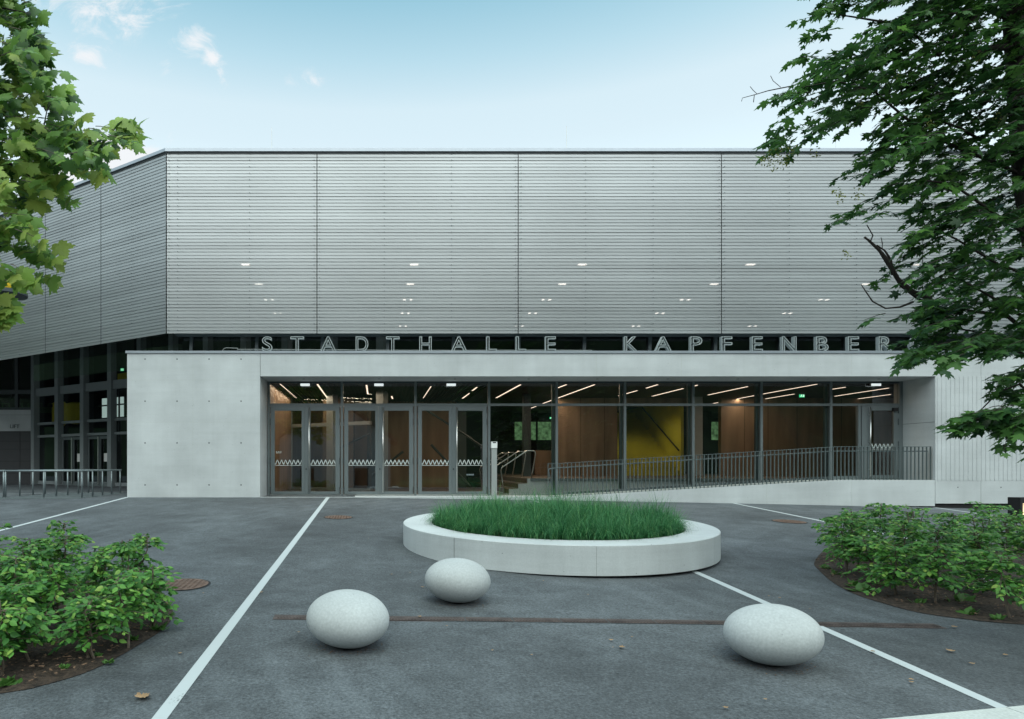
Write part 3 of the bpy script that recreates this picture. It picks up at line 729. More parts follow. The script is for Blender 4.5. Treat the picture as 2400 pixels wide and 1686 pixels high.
for k in (1, 2):                           # double doors
    s0, s1 = PIT * k + .16, PIT * (k + 1) - .16; mid = (s0 + s1) / 2
    for sa, sb, hs in ((s0, mid - .01, None), (mid + .01, s1, 1)):
        b = MB()
        b.obox(wpt(sa, .05), wpt(sa + .11, .05), .05, 0, -.10, 2.18); b.obox(wpt(sb - .11, .05), wpt(sb, .05), .05, 0, -.10, 2.18)
        b.obox(wpt(sa + .11, .05), wpt(sb - .11, .05), .05, 0, 2.06, 2.18); b.obox(wpt(sa + .11, .05), wpt(sb - .11, .05), .05, 0, -.10, .06)
        dd = b.build('door', 'grey', hall)
        if hs:
            q = wpt(sa + .02, .14); MB().tube([(q.x, q.y, .0), (q.x, q.y, 2.15)], .03, 8).build('pull_handle', 'steel', dd)
            q0, q1 = wpt(sa + .38, .085), wpt(sa + .64, .085); MB().obox(q0, q1, .006, 0, 1.02, 1.40).build('notice_paper', 'white', dd)
# wing interior
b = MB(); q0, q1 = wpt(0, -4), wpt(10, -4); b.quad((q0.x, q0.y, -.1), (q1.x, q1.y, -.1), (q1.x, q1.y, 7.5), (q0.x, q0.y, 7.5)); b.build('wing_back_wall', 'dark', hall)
b = MB(); q0, q1 = wpt(2.2, -3), wpt(6, -3); b.quad((q0.x, q0.y, 4.9), (q1.x, q1.y, 4.9), (q1.x, q1.y, 5.6), (q0.x, q0.y, 5.6))
q = wpt(1.6, -1.0); b.tube([(q.x, q.y, 2.9), (q.x, q.y, 3.05), (q.x, q.y, 3.9), (q.x, q.y, 4.0)], [.15, .45, .45, .15], 12)
q = wpt(0.25, -1.0); b.tube([(q.x, q.y, 2.8), (q.x, q.y, 3.0), (q.x, q.y, 4.0), (q.x, q.y, 4.15)], [.15, .35, .35, .15], 12)
b.build('yellow_panel', 'yellowd', hall)
b = MB(); q0, q1 = wpt(1.6, -2.5), wpt(3.4, -2.5); b.quad((q0.x, q0.y, 3.3), (q1.x, q1.y, 3.3), (q1.x, q1.y, 4.3), (q0.x, q0.y, 4.3)); b.build('far_window', 'daylight', hall)  # glowing sheet stands in for the sky seen through the wing
b = MB(); b.obox(wpt(4.1, -.6), wpt(8, -.6), .06, 0, 3.62, 3.68); b.obox(wpt(4.8, -1.2), wpt(4.86, -1.2), .06, 0, 2, 4.4); b.obox(wpt(5.6, -1.4), wpt(5.7, -1.4), .06, 0, 2, 4.4); b.build('interior_beam', 'greyd', hall)
# wall with the LIFT sign, square to the camera
LYW = P0.y + .05
b = MB(); b.box((-24, LYW, 2.56), (P0.x - .14, LYW + .3, 3.62)); lw = b.build('concrete_wall', 'conc', hall); lw['label'] = 'beige concrete band with the lift sign'
b = MB(); b.box((-24, LYW - .001, 3.36), (P0.x - .15, LYW + .01, 3.372)); b.build('formwork_joint', 'joint', lw)
b = MB(); b.box((-24, LYW + .02, -.3), (P0.x - .14, LYW + .3, 2.555)); gd = b.build('garage_door', 'garage', hall)
b = MB()
for z in (.45, 1.05, 1.65, 2.05): b.box((-24, LYW + .012, z), (P0.x - .15, LYW + .02, z + .015))
for x in (-17.9, -20.0): b.box((x, LYW + .011, -.2), (x + .015, LYW + .02, 2.55))
b.build('door_joint', 'black', gd)
b = MB(); b.box((-24, LYW - .02, 4.42), (P0.x - .14, LYW + .2, 4.62)); b.box((-24, LYW - .02, 3.63), (P0.x - .14, LYW + .2, 3.74)); b.box((-18.13, LYW - .04, 3.74), (-17.98, LYW + .1, 4.42)); b.box((-18.13, LYW - .04, 4.62), (-17.98, LYW + .1, 8)); b.build('wing_frame', 'greyd', hall)
MB().quad((-24, LYW + .05, 3.7), (P0.x, LYW + .05, 3.7), (P0.x, LYW + .05, 9), (-24, LYW + .05, 9)).build('wing_glass', 'glassd', hall)
MB().quad((-24, LYW + 3, 3.7), (P0.x, LYW + 3, 3.7), (P0.x, LYW + 3, 4.35), (-24, LYW + 3, 4.35)).build('far_window', 'green', hall)
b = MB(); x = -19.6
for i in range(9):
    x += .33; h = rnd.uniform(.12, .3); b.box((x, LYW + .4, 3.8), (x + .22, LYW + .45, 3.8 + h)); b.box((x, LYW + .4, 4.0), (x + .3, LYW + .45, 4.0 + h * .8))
b.build('mirrored_lettering', 'black', hall)  # dark blocks draw the sign lettering reflected in the wing glass
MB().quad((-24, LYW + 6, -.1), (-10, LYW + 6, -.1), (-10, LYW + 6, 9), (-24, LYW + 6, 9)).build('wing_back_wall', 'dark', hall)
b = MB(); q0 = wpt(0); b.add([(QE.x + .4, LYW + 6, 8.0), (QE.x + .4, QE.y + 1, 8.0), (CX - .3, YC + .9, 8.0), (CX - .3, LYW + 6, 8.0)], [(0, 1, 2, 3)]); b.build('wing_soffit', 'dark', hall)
b = MB(); b.box((XL, 1.9, -.2), (XL + .15, 13, ZT)); b.build('return_wall', 'conc', hall)

# ------------------------------------------------------------------ lettering
def text_mesh(s, size, depth, bevel, fill=True, offset=0.0):
    cu = bpy.data.curves.new('t', 'FONT'); cu.body = s; cu.size = size; cu.extrude = depth; cu.bevel_depth = bevel; cu.resolution_u = 6; cu.offset = offset
    cu.fill_mode = 'BOTH' if fill else 'NONE'
    o = bpy.data.objects.new('t', cu); COL.objects.link(o); bpy.context.view_layer.update()
    dg = bpy.context.evaluated_depsgraph_get(); me = bpy.data.meshes.new_from_object(o.evaluated_get(dg)); bpy.data.objects.remove(o); return me
sign = empty('building_sign', (fx(605), .15, ZT + .045), 'row of hollow silver channel letters reading STADTHALLE KAPFENBERG on the canopy', 'sign')
def outline_letter(ch, px, wpx):
    me = text_mesh(ch, 1.0, 0, 0)
    # outline loops of the flat glyph
    bm = bmesh.new(); bm.from_mesh(me); bmesh.ops.remove_doubles(bm, verts=bm.verts, dist=1e-5)
    xs_ = [v.co.x for v in bm.verts]; ys_ = [v.co.y for v in bm.verts]; x0, x1, y0, y1 = min(xs_), max(xs_), min(ys_), max(ys_)
    Wd = wpx * ZF / F * 1.0; Hh = .385
    cx = fx(px); z0 = ZT + .055
    edges = [e for e in bm.edges if len(e.link_faces) == 1]
    adj = {}
    for e in edges:
        for v in e.verts: adj.setdefault(v.index, []).append(e.other_vert(v).index)
    bm.verts.ensure_lookup_table(); done = set(); b = MB()
    def tr(i):
        c = bm.verts[i].co; return Vector((cx + ((c.x - x0) / (x1 - x0) - .5) * Wd, 0, z0 + (c.y - y0) / (y1 - y0) * Hh))
    for st_ in adj:
        if st_ in done: continue
        loop = [st_]; done.add(st_); cur = st_
        while True:
            nx_ = [k for k in adj[cur] if k not in done]
            if not nx_: break
            cur = nx_[0]; done.add(cur); loop.append(cur)
        pts = [tr(i) for i in loop]; n = len(pts)
        if n < 3: continue
        # inward/outward wall of thickness t, depth y .09 .. .19
        area = sum(pts[i].x * pts[(i + 1) % n].z - pts[(i + 1) % n].x * pts[i].z for i in range(n))
        t = .0085; off = []
        for i in range(n):
            d1 = (pts[i] - pts[i - 1]); d2 = (pts[(i + 1) % n] - pts[i])
            n1 = Vector((d1.z, 0, -d1.x)).normalized(); n2 = Vector((d2.z, 0, -d2.x)).normalized()
            m_ = (n1 + n2); m_ = m_ / max(m_.length_squared / 2, .35) if m_.length > 1e-6 else n1
            off.append(m_ * t)
        vs = []
        for y in (.08, .20):
            for i in range(n): q = pts[i] + off[i]; vs.append((q.x, y, q.z))
            for i in range(n): q = pts[i] - off[i]; vs.append((q.x, y, q.z))
        fs = []
        for i in range(n):
            j = (i + 1) % n
            fs += [(i, j, n + j, n + i), (2 * n + j, 2 * n + i, 3 * n + i, 3 * n + j), (j, i, 2 * n + i, 2 * n + j), (n + i, n + j, 3 * n + j, 3 * n + i)]
        b.add(vs, fs)
    bm.free(); b.box((cx - .05, .12, ZT + .045), (cx - .04, .14, z0 + .02)); b.box((cx + .04, .12, ZT + .045), (cx + .05, .14, z0 + .02))
    b.build('letter', 'lettering', sign)
M['lettering'] = simple('letter_metal', (.36, .40, .40), .4, .4)
for ch, px, wp in (('S', 624.6, 22), ('T', 695.4, 30), ('A', 768.9, 35), ('D', 848.2, 28), ('T', 920.7, 30), ('H', 997.9, 27), ('A', 1076.8, 36), ('L', 1153.6, 23), ('L', 1222.9, 23), ('E', 1292.5, 23.5),
                   ('K', 1481.4, 29), ('A', 1557.9, 37), ('P', 1635.7, 26), ('F', 1707.5, 23.5), ('E', 1779.3, 24), ('N', 1854.6, 32), ('B', 1932.5, 27), ('E', 2006, 24.5), ('R', 2081, 30), ('G', 2156, 31)):
    outline_letter(ch, px, wp)
# LIFT sign
me = text_mesh('LIFT', .27, .01, 0); lo = bpy.data.objects.new('lift_sign', me); COL.objects.link(lo)
lo.data.materials.clear(); lo.data.materials.append(M['greyd']); lo.rotation_euler = (R(90), 0, 0)
q = ray(23, 1004, LYW - CAMY); lo.location = (q.x, LYW - .012, q.z); tag(lo, 'dark lettering LIFT on the beige concrete band', 'sign')
lo.dimensions = (.52, .17, .02) if False else lo.dimensions
# ------------------------------------------------------------------ lamps and fittings
LIGHT_GRP = 'warm strip lights under the lobby ceiling'
strips = [(655, 900, 694, 933), (744, 901, 768, 935), (859, 903, 862, 924), (918, 929, 920, 935), (1011, 906, 993, 933), (1118, 908, 1107, 916), (1101, 922, 1084, 934), (1220, 902, 1163, 933),
          (1327, 902, 1298, 913), (1393, 902, 1270, 947), (1256, 953, 1230, 962), (1493, 916, 1450, 928), (1541, 902, 1515, 910), (1601, 911, 1529, 929), (1634, 903, 1627, 905.5), (1752, 906.5, 1660, 926),
          (1776, 926, 1662, 948), (1914, 901, 1787, 924), (1861, 924, 1795, 935), (1981, 908, 1948, 913), (2082, 910, 1957, 929), (2087, 925, 2012, 935), (1634, 953, 1628, 955)]
lab = ['short strip light above the first left door leaf', 'strip light above the second door leaf', 'short strip light above the middle double door', 'tiny far strip light above the middle double door',
       'strip light above the third double door', 'nearer small strip light right above the third double door', 'farther small strip light right above the third double door', 'strip light in the first wide window right of the doors',
       'short strip light crossing the second window post', 'long strip light across the first two wide windows', 'far strip light over the rear garden window', 'strip light crossing the post left of the yellow staircase',
       'short upper strip light above the yellow staircase', 'longer strip light above the yellow staircase', 'tiny upper strip light right of the yellow staircase', 'upper strip light in the fourth wide window',
       'lower strip light in the fourth wide window', 'long upper strip light in the fifth wide window', 'shorter lower strip light left of the green exit sign', 'short upper strip light in the last window',
       'long strip light above the ramp door', 'lowest strip light above the ramp door', 'tiny far strip light right of the yellow staircase']
for (xa, ya, xb, yb), lb_ in zip(strips, lab):
    Za, Zb = (ZC - .035 - CAMZ) * F / (PY - ya), (ZC - .035 - CAMZ) * F / (PY - yb)
    Za = max(Za, 19.15); xm = ((xa - PX) * Za / F + (xb - PX) * Zb / F) / 2
    root = empty('ceiling_light', (xm, CAMY + (Za + Zb) / 2, ZC), lb_, 'ceiling light', LIGHT_GRP)
    xA, xB = (xa - PX) * Za / F, (xb - PX) * Zb / F
    if abs(Za - Zb) > 2.5:
        ld = bpy.data.lights.new('strip_glow', 'AREA'); ld.shape = 'RECTANGLE'; ld.size = .06; ld.size_y = abs(Za - Zb); ld.energy = 21 * abs(Za - Zb) / 3; ld.color = (1.0, .74, .52)
        lo_ = bpy.data.objects.new('strip_glow', ld); COL.objects.link(lo_); lo_.parent = root; lo_.location = (0, 0, -.05)
    for nm, mm, wdt, z0, z1 in (('housing', 'black', .035, ZC - .03, ZC - .001), ('diffuser', 'strip', .024, ZC - .040, ZC - .031)):
        MB().obox((xA, CAMY + Za), (xB, CAMY + Zb), wdt * 2, 0, z0, z1).build(nm, mm, root)
X = (x0s + x1s) / 2; root = empty('stair_spotlight', (X, 6.9, ZC), 'small warm spotlight above the yellow staircase', 'spotlight')
MB().tube([(X, 6.9, ZC - .08), (X, 6.9, ZC)], .05, 12).build('housing', 'black', root); MB().tube([(X, 6.9, ZC - .085), (X, 6.9, ZC - .081)], .04, 12).build('diffuser', 'strip', root)
ld = bpy.data.lights.new('spot_glow', 'SPOT'); ld.energy = 30; ld.spot_size = R(150); ld.spot_blend = .8; ld.shadow_soft_size = .1; ld.color = (1, .86, .62); lo_ = bpy.data.objects.new('spot_glow', ld); COL.objects.link(lo_); lo_.parent = root; lo_.location = (0, 0, -.12)
# lamps of the great hall, seen through the perforated metal
first = None
for r_, Z in enumerate((27.7, 30.7, 33.6, 36.6, 40.0)):
    for c_ in range(5):
        X = -5.5 + 7 * c_
        if first is None:
            first = empty('hall_lamp', (X, CAMY + Z, 9.3), 'x', 'hall lamp', 'white lamps glimmering behind the louvred cladding')
            MB().box((X - .25, CAMY + Z - .2, 9.22), (X + .25, CAMY + Z + .2, 9.33)).build('housing', 'black', first)
            b = MB(); b.box((X - .17, CAMY + Z - .08, 9.195), (X + .17, CAMY + Z + .08, 9.219)); b.build('diffuser', 'hall_lamp', first); o = first
        elif r_ == 2 and c_ == 0:
            first = o = empty('hall_lamp', (X, CAMY + Z, 9.3), 'x', 'hall lamp', 'white lamps glimmering behind the louvred cladding')
            MB().box((X - .25, CAMY + Z - .2, 9.22), (X + .25, CAMY + Z + .2, 9.33)).build('housing', 'black', first)
            for dx in (-.17, .17): MB().box((X + dx - .06, CAMY + Z - .10, 9.195), (X + dx + .06, CAMY + Z + .10, 9.219)).build('diffuser', 'hall_lamp', first)
        else: o = copy_tree(first); o.location = (X, CAMY + Z, 9.3)
        o['label'] = '%s white lamp from the left in the %s row seen through the cladding' % (('first', 'second', 'third', 'fourth', 'fifth')[c_], ('top', 'second', 'third', 'fourth', 'lowest')[r_])
# pale wall lamps under the soffit
for px, lb_ in ((716, 'pale oblong lamp above the left double door'), (888, 'pale oblong lamp above the middle double door'), (1056.5, 'pale oblong lamp above the right double door'), (2046.5, 'pale oblong lamp above the ramp door')):
    X, z = bx(px), bz(903.5); root = empty('emergency_lamp', (X, YB - .09, z + .05), lb_, 'emergency lamp', 'oblong lamps above the doors')
    MB().box((X - .135, YB - .10, z - .005), (X + .135, YB - .052, z + .045)).build('housing', 'galv', root)
    MB().box((X - .13, YB - .13, z - .03), (X + .13, YB - .101, z + .035)).build('diffuser', 'wall_lamp', root)
# exit signs
def exit_sign(p, w_, h_, lb_):
    root = empty('exit_sign', p, lb_, 'exit sign', 'green exit signs'); MB().box((p.x - w_ / 2, p.y, p.z - h_ / 2), (p.x + w_ / 2, p.y + .03, p.z + h_ / 2)).build('sign_plate', 'exit', root)
    b = MB(); a_ = p.x - w_ * .1
    b.box((a_ - .05 * w_, p.y - .003, p.z + .22 * h_), (a_ + .05 * w_, p.y - .001, p.z + .38 * h_)); b.prism([(a_ - .14 * w_, p.z + .18 * h_), (a_ + .1 * w_, p.z + .18 * h_), (a_ + .02 * w_, p.z - .1 * h_), (a_ + .18 * w_, p.z - .35 * h_), (a_ + .06 * w_, p.z - .38 * h_), (a_ - .06 * w_, p.z - .12 * h_), (a_ - .2 * w_, p.z - .38 * h_), (a_ - .28 * w_, p.z - .3 * h_), (a_ - .1 * w_, p.z - .02 * h_)], p.y - .003, p.y - .001)
    b.box((p.x + .2 * w_, p.y - .003, p.z - .4 * h_), (p.x + .4 * w_, p.y - .001, p.z + .38 * h_)); b.build('pictogram', 'exitw', root)
exit_sign(ray(1880, 927, 23), .17, .13, 'green exit sign hanging in the lobby behind the right windows')
exit_sign(ray(1240, 980, 30.0), .13, .08, 'left of two small exit signs over the rear windows'); exit_sign(ray(1292, 980, 30.0), .13, .08, 'right of two small exit signs over the rear windows')
exit_sign(ray(286, 866.5, 30.5), .14, .11, 'green exit sign high in the left wing glazing')
# intercom post
X0, X1 = (1152.3 - PX) * 18.0 / F, (1164.8 - PX) * 18.0 / F
root = empty('intercom_post', ((X0 + X1) / 2, .2, -.01), 'slim silver intercom post right of the entrance doors', 'intercom post')
MB().box((X0, .16, -.05), (X1, .26, 1.20)).build('post', 'galv_l', root) if False else None
M['galvl'] = simple('pale_post_metal', (.40, .42, .41), .4, .4)
MB().box((X0, .16, -.05), (X1, .26, 1.32)).build('post', 'galvl', root)
MB().box((X0 - .006, .145, 1.325), (X1 + .006, .27, 1.50)).build('reader_head', 'white', root)
MB().box((X0 + .03, .142, 1.46), (X1 - .03, .1445, 1.49)).build('display', 'black', root)
def px_on(px, py, Z): p = ray(px, py, Z); return (p.x, p.y, p.z)
# step handrails inside the lobby
lbs = ('nearest of four bent steel handrails on the lobby steps', 'second of four bent steel handrails on the lobby steps', 'third of four bent steel handrails on the lobby steps', 'farthest of four bent steel handrails on the lobby steps')
hr = None
for k, Z in enumerate((19.62, 20.93, 22.4, 23.7)):
    if hr is None:
        pts = [px_on(x, y, Z) for x, y in ((1181.5, 1158), (1176, 1118), (1174, 1103), (1176, 1096), (1205, 1077), (1230, 1060), (1236, 1056.8), (1250, 1056.8), (1254, 1059), (1255, 1065), (1250, 1095), (1245, 1121))]
        hr = empty('step_handrail', (pts[0][0], pts[0][1], 0), lbs[0], 'handrail', 'bent steel handrails on the lobby steps')
        MB().tube(pts, .019, 10).build('tube', 'steel', hr, smooth=True); o = hr
    else: o = copy_tree(hr); o.location = (hr.location.x, CAMY + Z, 0); o['label'] = lbs[k]
# ramp railing
rr = empty('ramp_railing', (fx(1285.5), .09, 0), 'long grey steel railing with thin upright bars along the ramp', 'railing')
def rtop(x): return ramp_z(x) + .905
X0, X1 = fx(1286), XR - .05
xs = [X0 + (X1 - X0) * i / 40 for i in range(41)]
b = MB(); b.prism([(x, rtop(x)) for x in xs] + [(x, rtop(x) - .012) for x in reversed(xs)], .065, .115); b.build('top_rail', 'rail', rr)
n = 99
for i in range(n):
    x = X0 + .006 + (X1 - X0 - .012) * i / (n - 1); MB().box((x - .006, .07, ramp_z(x) + .002), (x + .006, .11, rtop(x) - .012)).build('baluster', 'rail', rr)
b = MB(); b.prism([(x, ramp_z(x) + .022) for x in xs] + [(x, ramp_z(x) + .012) for x in reversed(xs)], .112, .122); b.build('bottom_rail', 'rail', rr)
b = MB(); pts = [(fx(1303), .19, .05), (fx(1290.5), .19, .68), (fx(1290), .19, .74), (fx(1293), .19, .765)] + [(x, .19, ramp_z(x) + .78) for x in xs[1:]]; b.tube(pts, .016, 8); b.build('handrail', 'rail', rr, smooth=True)

# bike racks
def rack(x0, x1, y, lb_):
    z = ground((x0 + x1) / 2, y); root = empty('bike_rack', ((x0 + x1) / 2, y, z), lb_, 'bike rack', 'grey steel bike racks beside the left wing')
    MB().tube([(x0, y, z + .80), (x1, y, z + .80)], .028, 10).build('top_bar', 'galv', root, smooth=True)
    for t_ in (.02, .5, .98): MB().tube([(x0 + (x1 - x0) * t_, y, z), (x0 + (x1 - x0) * t_, y, z + .79)], .024, 8).build('post', 'galv', root, smooth=True)
    for dy in (-.14, 0, .14): MB().box((x0, y + dy - .02, z + .01), (x1, y + dy + .02, z + .05)).build('base_rail', 'galv', root)
for k, (Z, lb_) in enumerate(zip((18.9, 19.65, 20.4, 21.15, 21.9), ('nearest', 'second nearest', 'middle', 'second farthest', 'farthest'))):
    rack(-10.62, -8.36 - .02 * k, CAMY + Z, lb_ + ' bike rack of the five beside the left concrete wall')
rack(-13.2, -10.75, CAMY + 18.3, 'bike rack at the left picture edge, partly out of view'); rack(-13.2, -10.75, CAMY + 19.2, 'second bike rack at the left picture edge')

# lit box on the far right
p = ray(2392, 1167, 14.6); root = empty('display_box', (p.x + .35, p.y, ground(p.x, p.y)), 'black framed box with a warm lit panel behind the right shrubs', 'display box')
gz = ground(p.x, p.y)
b = MB(); b.box((p.x, p.y, gz), (p.x + .05, p.y + .3, p.z)); b.box((p.x + .65, p.y, gz), (p.x + .7, p.y + .3, p.z)); b.box((p.x + .05, p.y, p.z - .12), (p.x + .65, p.y + .3, p.z)); b.box((p.x + .05, p.y + .2, gz), (p.x + .65, p.y + .3, p.z - .12)); b.build('frame', 'black', root)
MB().box((p.x + .052, p.y + .1, gz + .05), (p.x + .648, p.y + .19, p.z - .125)).build('lit_panel', 'box_glow', root)
# yellow fixture behind the left tree
p = ray(12, 672, 15.0); root = empty('street_light', (p.x - .9, p.y, p.z), 'round yellow lantern with dark rim and pipe arm behind the left foliage', 'street light')
b = MB(); 
b.tube([(p.x, p.y, p.z + .30), (p.x, p.y, p.z + .28), (p.x, p.y, p.z + .1), (p.x, p.y, p.z - .13), (p.x, p.y, p.z - .16)], [.05, .25, .40, .43, .38], 24); b.build('lamp_body', 'yellowp', root, smooth=True)
MB().tube([(p.x, p.y, p.z - .12), (p.x, p.y, p.z - .20)], .46, 24).build('rim', 'greyd', root)
MB().tube([(p.x - 2.6, p.y, p.z - .30), (p.x + .25, p.y, p.z - .36)], .075, 10).build('arm', 'greyd', root, smooth=True)
MB().tube([(p.x - 2.5, p.y, ground(-8, -3) - .1), (p.x - 2.5, p.y, p.z - .2)], .09, 12).build('pole', 'greyd', root, smooth=True)
MB().tube([(p.x - .1, p.y, p.z - .34), (p.x - .1, p.y, p.z - .2)], .05, 10).build('bracket', 'greyd', root)
# lightning rods and conductor
for px, tp, lb_ in ((1328, 296, 'thin lightning rod near the middle of the roof'), (637, 300, 'thin lightning rod on the left of the roof'), (1959, 300, 'thin lightning rod on the roof near the right tree')):
    q = ray(px, 362, 21.0); h = (362 - tp) * 21 / F; o = MB().tube([(q.x, q.y, ZC1), (q.x, q.y, q.z + h)], .008, 6).build('lightning_rod', 'white'); tag(o, lb_, 'lightning rod', 'lightning rods on the roof')
    o.location = (0, 0, 0)
pts = [px_on(x, y, 17.95) for x, y in ((521, 823), (524, 818), (530, 815.5), (558, 816.5), (556, 819), (700, 819.5), (900, 821), (1050, 821.5), (1240, 821), (1388, 821.5))]
o = MB().tube(pts, .006, 6).build('lightning_cable', 'galvl'); tag(o, 'thin wire running along the canopy coping behind the letters', 'cable')

# ------------------------------------------------------------------ planter, grass, stones
PC = Vector((2.772, -7.28)); PR = 2.37; PT = .46
def ptop(x, y): return CAMZ - 1.24 + .0301 * (y - CAMY)
pl = empty('planter', (PC.x, PC.y, ground(PC.x, PC.y)), 'large round pale concrete planter filled with long green grass', 'planter')
n = 120; b = MB(); vs = []
for (r_, dz) in ((PR - .07, -.375), (PR, -.375), (PR, -.008), (PR - .008, 0), (PR - PT + .008, 0), (PR - PT, -.008), (PR - PT, -.3)):
    for k in range(n):
        a_ = 2 * math.pi * k / n; x, y = PC.x + r_ * math.cos(a_), PC.y + r_ * math.sin(a_); vs.append((x, y, ptop(x, y) + dz))
fs = [(r_ * n + k, r_ * n + (k + 1) % n, (r_ + 1) * n + (k + 1) % n, (r_ + 1) * n + k) for r_ in range(6) for k in range(n)]
b.add(vs, fs); pw = b.build('planter_wall', 'conc2', pl, smooth=False)
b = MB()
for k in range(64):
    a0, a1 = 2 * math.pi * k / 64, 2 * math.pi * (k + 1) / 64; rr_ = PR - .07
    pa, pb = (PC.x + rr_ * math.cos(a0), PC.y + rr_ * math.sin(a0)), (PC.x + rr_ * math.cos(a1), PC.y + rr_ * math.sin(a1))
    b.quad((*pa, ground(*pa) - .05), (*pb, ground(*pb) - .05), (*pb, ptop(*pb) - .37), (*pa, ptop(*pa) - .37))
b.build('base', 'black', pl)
b = MB()
for a_ in (math.radians(222.5), math.radians(268), math.radians(318), math.radians(120)):
    x, y = PC.x + (PR + .0005) * math.cos(a_), PC.y + (PR + .0005) * math.sin(a_); tx, ty = -math.sin(a_) * .004, math.cos(a_) * .004; wdj = 1 if a_ < 4 else .35
    b.quad((x - tx * wdj, y - ty * wdj, ptop(x, y) - .37), (x + tx * wdj, y + ty * wdj, ptop(x, y) - .37), (x + tx * wdj, y + ty * wdj, ptop(x, y) - .01), (x - tx * wdj, y - ty * wdj, ptop(x, y) - .01))
b.build('joint', 'joint', pl)
b = MB(); vs = [(PC.x, PC.y, ptop(*PC) - .03)]
for k in range(48):
    a_ = 2 * math.pi * k / 48; x, y = PC.x + (PR - PT) * math.cos(a_), PC.y + (PR - PT) * math.sin(a_); vs.append((x, y, ptop(x, y) - .07))
b.add(vs, [(0, 1 + k, 1 + (k + 1) % 48) for k in range(48)]); b.build('soil', 'soil', pl)

def leaf_obj(name, V, Fs, var, m, parent=None, smooth=False):
    me = bpy.data.meshes.new(name); off = wloc(parent) if parent else Vector((0, 0, 0))
    V = np.asarray(V, dtype=np.float32).reshape(-1, 3) - np.array(off, dtype=np.float32)
    nv = len(V); Fs = np.asarray(Fs, dtype=np.int32); nf, k = Fs.shape
    me.vertices.add(nv); me.vertices.foreach_set('co', V.ravel()); me.loops.add(nf * k); me.loops.foreach_set('vertex_index', Fs.ravel())
    me.polygons.add(nf); me.polygons.foreach_set('loop_start', np.arange(0, nf * k, k, dtype=np.int32)); me.polygons.foreach_set('loop_total', np.full(nf, k, dtype=np.int32))
    if smooth: me.polygons.foreach_set('use_smooth', np.ones(nf, dtype=bool))
    at = me.attributes.new('var', 'FLOAT', 'POINT'); at.data.foreach_set('value', np.asarray(var, dtype=np.float32))
    me.materials.append(M[m]); me.update(calc_edges=True); me.validate()
    o = bpy.data.objects.new(name, me); COL.objects.link(o)
    if parent: o.parent = parent
    return o
# grass: tufts of long arching blades
rg = np.random.default_rng(3)
V, Fs, var = [], [], []
NT = 480
for t_ in range(NT):
    r_ = (PR - PT - .05) * math.sqrt(rg.random()); a_ = rg.random() * 2 * math.pi
    edge = t_ < 110
    if edge: r_ = (PR - PT - .08) * (1 - .08 * rg.random()); a_ = 2 * math.pi * t_ / 110
    cx, cy = PC.x + r_ * math.cos(a_), PC.y + r_ * math.sin(a_); cz = ptop(cx, cy) - .05
    H = rg.uniform(.30, .56) * (1.12 - .42 * (r_ / (PR - PT)) ** 2.5) * rg.choice([.8, 1.0, 1.0, 1.15]); tv = rg.uniform(0, .5)
    for k in range(int(rg.integers(38, 58))):
        az = rg.random() * 2 * math.pi if not edge or rg.random() < .45 else a_ + rg.normal(0, .6); lean = .25 + rg.beta(1.5, 1.4) * 1.6; Lb = H * rg.uniform(.6, 1.35); wd_ = rg.uniform(.0018, .0038)
        dx, dy = math.cos(az), math.sin(az); ox, oy = rg.normal(0, .03, 2); base = len(V)
        px_, pz_ = 0.0, 0.0; ang = lean * .25; segn = 5
        sx, sy = -dy, dx; vv = min(1, max(0, tv + rg.normal(.28, .27)))
        for s_ in range(segn + 1):
            ww = wd_ * (1 - (s_ / segn) ** 1.6) + .0004
            X, Y, Zz = cx + ox + dx * px_, cy + oy + dy * px_, cz + pz_
            V.append((X + sx * ww, Y + sy * ww, Zz)); V.append((X - sx * ww, Y - sy * ww, Zz)); var += [vv * (.55 + .45 * s_ / segn)] * 2
            px_ += math.sin(ang) * Lb / segn; pz_ += math.cos(ang) * Lb / segn; ang += lean * 1.35 / segn * (1 + s_ * .25)
        for s_ in range(segn): q = base + 2 * s_; Fs.append((q, q + 1, q + 3, q + 2))
go = leaf_obj('grass', V, Fs, var, 'grass'); tag(go, 'dense long green grass spilling over the planter rim', 'grass', kind='stuff')
# weeds in the planter edge
# stones
def stone(X, Z, lb_, seed):
    a_, c_ = .343, .230; y = Z + CAMY; gz = ground(X, y)
    bm = bmesh.new(); bmesh.ops.create_uvsphere(bm, u_segments=64, v_segments=40, radius=1)
    for v in bm.verts:
        p = v.co; k = 1 + .006 * noise.noise(p * 1.3 + Vector((seed, 0, 0))); v.co = Vector((p.x * a_ * k, p.y * a_ * k, p.z * c_ * k * (1.0 if p.z > 0 else 1.0)))
    for f in bm.faces: f.smooth = True
    me = bpy.data.meshes.new('stone_seat'); bm.to_mesh(me); bm.free(); me.materials.append(M['egg'])
    o = bpy.data.objects.new('stone_seat', me); COL.objects.link(o); o.location = (X, y, gz + c_ * .985); o.rotation_euler = (R(-2.8) * -1, 0, seed)
    tag(o, lb_, 'stone seat', 'smooth pebble shaped concrete seats')
stone(-.2477, 5.505, 'smooth pebble shaped concrete seat at the left, beside the long white line', 1.0)
stone(.833, 6.98, 'smallest looking pebble shaped seat, in front of the planter', 2.3)
stone(3.09, 5.22, 'pebble shaped concrete seat at the right, standing on the white line', 4.1)

